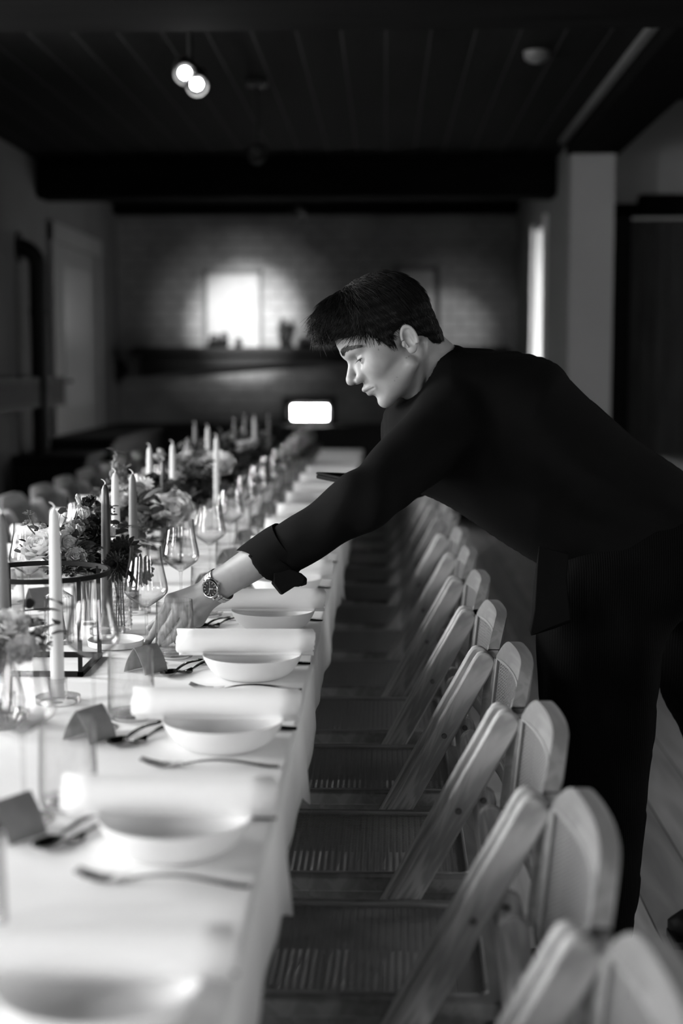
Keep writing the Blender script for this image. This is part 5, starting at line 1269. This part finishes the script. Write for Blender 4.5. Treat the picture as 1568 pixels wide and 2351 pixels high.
# ---------------------------------------------------------------- shirt
def wp(L_, Y): return [(at(x, y, Y).x, at(x, y, Y).z) for x, y in L_]
SHIRT = chaik(wp([(1010, 795), (1035, 789), (1055, 797), (1100, 802), (1160, 806), (1205, 812), (1245, 822), (1268, 830), (1290, 846), (1305, 868), (1340, 905), (1385, 945), (1450, 1003), (1510, 1043), (1572, 1085), (1640, 1140), (1690, 1210), (1690, 1270),
    (1570, 1308), (1480, 1352), (1384, 1397), (1350, 1372), (1300, 1325), (1240, 1298), (1150, 1243), (1060, 1180), (1000, 1146), (950, 1128), (905, 1100), (885, 1050), (875, 1000), (880, 950), (905, 918), (932, 885), (948, 850), (975, 812)], 2.98), 1)
CUFF = P(612, 1290, 2.735)
def shirt_sdf(X):
    x, y, z = X; p2 = sdpoly(x[:, 0, :], z[:, 0, :], SHIRT)[:, None, :]
    t = np.clip(-p2 / .13, 0, 1); hw2 = .205 * np.sqrt(np.clip(1 - (1 - t)**2, 0, 1)) * (.82 + .18 * np.clip((x - .0) / .3, 0, 1))
    d1 = (np.abs(y - 3.0) - hw2) * .62; d = np.where(p2 > 0, np.sqrt(p2**2 + np.maximum(np.abs(y - 3.0) - .0, 0)**2 * .4), d1)
    d = np.where(p2 > 0, np.maximum(p2, .0) + np.maximum(np.abs(y-3.0)-.02, 0)*.3, d1)
    d = smin(d, cap(X, SH + Vector((.01, 0, -.005)), EL + Vector((.034, 0, -.002)), .078, .054), .035)
    fore = cap(X, EL + Vector((.028, 0, -.004)), CUFF, .055, .046); d = smin(d, fore, .02)
    d = smin(d, cap(X, SH2, EL2, .075, .052), .04); d = smin(d, cap(X, EL2, WR2 + Vector((.05, 0, 0)), .050, .040), .02)
    ad_ = (CUFF - EL).normalized(); plane = (X[0]-CUFF.x)*ad_.x + (X[1]-CUFF.y)*ad_.y + (X[2]-CUFF.z)*ad_.z
    # folds
    fx = (x * .83 - z * .56); fz = (x * .56 + z * .83)
    w1 = np.sin(fz * 62 + 3.0 * np.sin(fx * 9 + y * 6)) * np.exp(-((x - .42)**2 / .03 + (z - 1.07)**2 / .012)) * .0045
    w2 = np.sin(fx * 75 + fz * 30 + 2 * np.sin(y * 14)) * np.exp(-((x + .06)**2 / .010 + (z - 1.06)**2 / .008)) * .0050
    w3 = np.sin(fx * 40 - fz * 52 + y * 20) * np.exp(-((x - .12)**2 / .02 + (z - 1.22)**2 / .015)) * .003
    w4 = np.sin(z * 31 + x * 17) * np.sin(y * 23 + x * 11) * .0015
    d = d + w1 + w2 + w3 + w4
    d = smax(d, plane - .006, .004)
    # neck opening
    hole = cap(X, hw_(.01, -.05), NB, .058, .046); H = tohead(X)
    d = smax(d, -hole, .006); d = smax(d, -smin(ell(H, (.04, -.02, 0), (.070, .080, .072)), ell(H, (0, .06, 0), (.11, .11, .09)), .02), .006)
    return d
v, f = meshbox(shirt_sdf, (-.34, 2.56, .80), (.86, 3.36, 1.40), .0062); mkobj('shirt', v, f, 'shirt', man)
shirt = bpy.data.objects['shirt']
# collar: folded band standing round the neck
def band(path, wid, th, name, m, par, up):
    g = G(); vs = []
    for i, p in enumerate(path):
        w = wid[i] if hasattr(wid, '__len__') else wid; u_ = up[i] if isinstance(up, list) else up
        vs += [p, p + u_ * w]
    g.add(vs, [(2*i, 2*i+1, 2*i+3, 2*i+2) for i in range(len(path)-1)]); o = g.out(name, m, par, solid=th); o.matrix_parent_inverse = Matrix.Translation(-man.location) if par is man else Matrix(); return o
nd = (hw_(-.02, -.02) - NB).normalized(); side = Vector((0, -1, 0)); fw = side.cross(nd).normalized()
if fw.x > 0: fw = -fw
path = []; ups = []
for i in range(33):
    a = -PI * .86 + 2 * PI * .86 * i / 32; c = NB + nd * .055 + Vector((0, 0, 0))
    path.append(c - fw * .056 * math.cos(a) + side * .060 * math.sin(a)); ups.append((nd * .96 + (-(c - path[-1])).normalized() * .10))
o = band(path, .036, .004, 'collar_stand', 'shirt', man, ups)
path2 = [p + u_ * .037 for p, u_ in zip(path, ups)]; c0 = [NB + nd * .07] * 33
ups2 = [((p - (NB + nd * .09)) .normalized() * .28 - nd * .95) for p in path2]
o = band(path2, [.050 + .018 * (abs(i - 16) / 16) ** 3 for i in range(33)], .004, 'collar_fold', 'shirt', man, ups2)
# rolled, flaring cuff: pointed top and bottom edges as in the photo
ad = (CUFF - EL).normalized(); s1 = Vector((0, -1, 0)); s1 = (s1 - ad * s1.dot(ad)).normalized(); s2 = ad.cross(s1)
if s2.z < 0: s2 = -s2
g = G(); vs = []; NA = 40; rings = [(-.060, .050), (-.040, .053), (-.018, .055), (.004, .0555), (.010, .055), (.006, .051), (-.02, .046), (-.05, .040)]
for (a_, r_) in rings:
    for i in range(NA):
        an = 2 * PI * i / NA; up_ = math.sin(an); sd_ = math.cos(an)
        ext = a_ + (.016 * up_ if a_ > -.03 else 0) + .010 * abs(up_) ** 6 * (1 if a_ > 0 else 0) + (-.030 * max(0, sd_) * (1 if a_ > -.03 else .4))
        rr = r_ * (1 + .03 * math.sin(3 * an + 1))
        vs.append(CUFF + ad * ext + s1 * rr * sd_ * .92 + s2 * rr * up_)
n_ = len(rings)
g.add(vs, [(j*NA+i, j*NA+(i+1) % NA, (j+1)*NA+(i+1) % NA, (j+1)*NA+i) for j in range(n_-1) for i in range(NA)])
child(g, 'rolled_cuff', 'shirt')
# loose turned up corner of the cuff below the arm
def flap(pts, Y0, Y1, name, th=.004, n=6, m='shirt', par=None):
    g = G(); k = len(pts); vs = []
    for j in range(n + 1):
        t = j / n
        for i, (x, y) in enumerate(pts):
            vs.append(at(x, y, Y0 + (Y1 - Y0) * t) + Vector((.003 * math.sin(3 * t + i), 0, .002 * math.cos(4 * t + i))))
    g.add(vs, [(j*k+i, j*k+(i+1) % k, (j+1)*k+(i+1) % k, (j+1)*k+i) for j in range(n) for i in range(k)] + [tuple(range(k)), tuple(n*k+i for i in range(k))[::-1]])
    o = g.out(name, m, bevel=.002); o.parent = man; o.matrix_parent_inverse = Matrix.Translation(-man.location); return o
flap([(628, 1318), (625, 1340), (645, 1364), (676, 1345), (690, 1346), (701, 1340), (702, 1328), (690, 1318), (660, 1305)], 2.685, 2.755, 'cuff_corner')
flap([(632, 1218), (600, 1243), (569, 1274), (592, 1298), (625, 1318), (650, 1290), (645, 1240)], 2.70, 2.765, 'cuff_edge')
# hanging front tail of the open shirt
flap([(1236, 1255), (1228, 1330), (1224, 1400), (1217, 1450), (1222, 1459), (1268, 1442), (1311, 1426), (1304, 1385), (1298, 1330), (1305, 1270)], 2.745, 2.775, 'shirt_tail')
# ---------------------------------------------------------------- trousers
TR = chaik(wp([(1240, 1330), (1233, 1440), (1233, 1500), (1237, 1560), (1240, 1640), (1262, 1760), (1278, 1900), (1282, 2100), (1284, 2240), (1432, 2240), (1458, 2110), (1472, 1980), (1490, 1760), (1510, 1590), (1516, 1500), (1560, 1420), (1640, 1340), (1680, 1240), (1600, 1150), (1450, 1150), (1330, 1230)], 2.88), 1)
T2 = chaik(wp([(1500, 1330), (1505, 1480), (1512, 1555), (1530, 1622), (1570, 1682), (1600, 1780), (1640, 1950), (1665, 2140), (1830, 2150), (1830, 1900), (1800, 1650), (1760, 1400), (1700, 1200), (1560, 1180)], 3.08), 1)
def tr_sdf(X):
    x, y, z = X
    def pil(Pn, yc, W_, R_):
        p2 = sdpoly(x[:, 0, :], z[:, 0, :], Pn)[:, None, :]; t = np.clip(-p2 / R_, 0, 1); hw2 = W_ * np.sqrt(np.clip(1 - (1 - t)**2, 0, 1))
        return np.where(p2 > 0, p2 + np.maximum(np.abs(y - yc) - .02, 0) * .3, (np.abs(y - yc) - hw2) * .6)
    d = smin(pil(TR, 2.89, .108, .10), pil(T2, 3.10, .108, .10), .03)
    c_ = wp([(1430, 1250)], 3.0)[0]; d = smin(d, ell(X, (c_[0] + .06, 3.0, c_[1] - .02), (.15, .17, .14)), .05)
    d = d + .0035 * np.sin(x * 46 + z * 20 + 2.5 * np.sin(z * 6)) * np.exp(-((z - .70)**2) / .05) + .002 * np.sin(z * 40 + x * 9 + y * 12)
    return d
v, f = meshbox(tr_sdf, (.20, 2.74, .03), (1.06, 3.26, 1.16), .0085); mkobj('trousers', v, f, 'corduroy', man)
for (ft, yw) in ((FT, 2.90), (FT2, 3.16)):
    g = G(); q0 = Vector((ft.x, yw, 0))
    g.ball(q0 + Vector((-.09, 0, .045)), (.13, .048, .045), 14); g.ball(q0 + Vector((.02, 0, .06)), (.055, .042, .058), 12); g.box(q0 + Vector((-.21, -.042, 0)), q0 + Vector((.07, .042, .018)))
    child(g, 'shoe', 'shoe')
# ---------------------------------------------------------------- wristwatch
fdir = (EL - WR).normalized(); wc = WR + fdir * .004
nrm = Vector((-.12, -1, .16)); nrm = (nrm - fdir * nrm.dot(fdir)).normalized(); sv = fdir.cross(nrm).normalized()
wt = T('wristwatch', 'steel wristwatch with a round dark dial and linked bracelet on the man\'s left wrist', 'watch', wc)
NL = 26
for i in range(NL):
    a = 2 * PI * i / NL; c = nrm * math.cos(a) * .0295 + sv * math.sin(a) * .0335
    if math.cos(a) > .80: continue
    tn = (nrm * -math.sin(a) * .0295 + sv * math.cos(a) * .0335).normalized(); on_ = tn.cross(fdir).normalized()
    mm = Matrix(((fdir.x, tn.x, on_.x, c.x), (fdir.y, tn.y, on_.y, c.y), (fdir.z, tn.z, on_.z, c.z), (0, 0, 0, 1)))
    w = .0092 - .0015 * abs(math.sin(a / 2)); g = G().box((-w, -.0034, -.0014), (-w * .36, .0034, .0014), mm).box((w * .36, -.0034, -.0014), (w, .0034, .0014), mm).box((-w * .32, -.0034, -.001), (w * .32, .0034, .0018), mm)
    g.out('bracelet_link', 'watch_steel', wt, smooth=False, bevel=.0005)
d = nrm; xx = sv; mm = Matrix(((fdir.x, xx.x, d.x, d.x * .0285), (fdir.y, xx.y, d.y, d.y * .0285), (fdir.z, xx.z, d.z, d.z * .0285), (0, 0, 0, 1)))
cs = G().lathe([(0, -.001), (.0170, -.001), (.0190, .001), (.0195, .004), (.0190, .0065), (.0172, .0082), (.0160, .0078), (.0155, .0070)], 48, mtx=mm)
for s_ in (-1, 1):
    for s2_ in (-1, 1): cs.box((s_ * .007 - .0018, s2_ * .0185 - .004, -.001), (s_ * .007 + .0018, s2_ * .0185 + .004, .0035), mm)
cs.out('watch_case', 'watch_steel', wt)
dl = G().lathe([(0, .0066), (.0158, .0066), (.0158, .006)], 40, mtx=mm).out('watch_dial', 'watch_dial', wt)
g = G()
for i in range(12):
    a = 2 * PI * i / 12; R1 = mm @ Matrix.Rotation(a, 4, 'Z'); g.box((.0105, -.0005, .0067), (.0142, .0005, .0071), R1)
g.out('hour_marks', 'watch_steel', dl, smooth=False)
for nm, an, l_, w in (('hour_hand', .5, .008, .0007), ('minute_hand', 2.4, .012, .0005), ('second_hand', -1.0, .013, .00022)):
    G().box((-.002, -w, .0072), (l_, w, .0076), mm @ Matrix.Rotation(an, 4, 'Z')).out(nm, 'watch_steel', dl, smooth=False)
G().lathe([(0, 0), (.0025, 0), (.0028, .003), (0, .0032)], 12, mtx=mm @ Matrix.Translation((.0195, 0, .003)) @ Matrix.Rotation(PI / 2, 4, 'Y')).out('crown', 'watch_steel', wt)
# ---------------------------------------------------------------- tray in his other hand
a = P(724, 1095, 3.20); tr = T('serving_tray', 'thin black serving tray held flat under the man\'s far arm', 'tray', (a.x, 3.10, a.z), 0)
A_ = [Vector((0, .12, .004)), Vector((.115, -.085, -.002)), Vector((.42, -.02, -.022)), Vector((.31, .20, -.012))]
vs = [p + Vector((0, 0, -.009)) for p in A_] + A_
G().add(vs, [(0, 1, 2, 3), (4, 5, 6, 7), (0, 1, 5, 4), (1, 2, 6, 5), (2, 3, 7, 6), (3, 0, 4, 7)]).out('tray_base', 'tray', tr, smooth=False, bevel=.003)
cn = sum(A_, Vector()) / 4; g = G(); up = Vector((0, 0, .006))
for i in range(4):
    p, r = A_[i], A_[(i+1) % 4]; pi_, ri = p.lerp(cn, .05), r.lerp(cn, .05)
    g.add([p, r, ri, pi_, p + up, r + up, ri + up, pi_ + up], [(0, 1, 2, 3), (4, 5, 6, 7), (0, 1, 5, 4), (1, 2, 6, 5), (2, 3, 7, 6), (3, 0, 4, 7)])
g.out('tray_rim', 'tray', tr, smooth=False, bevel=.002)
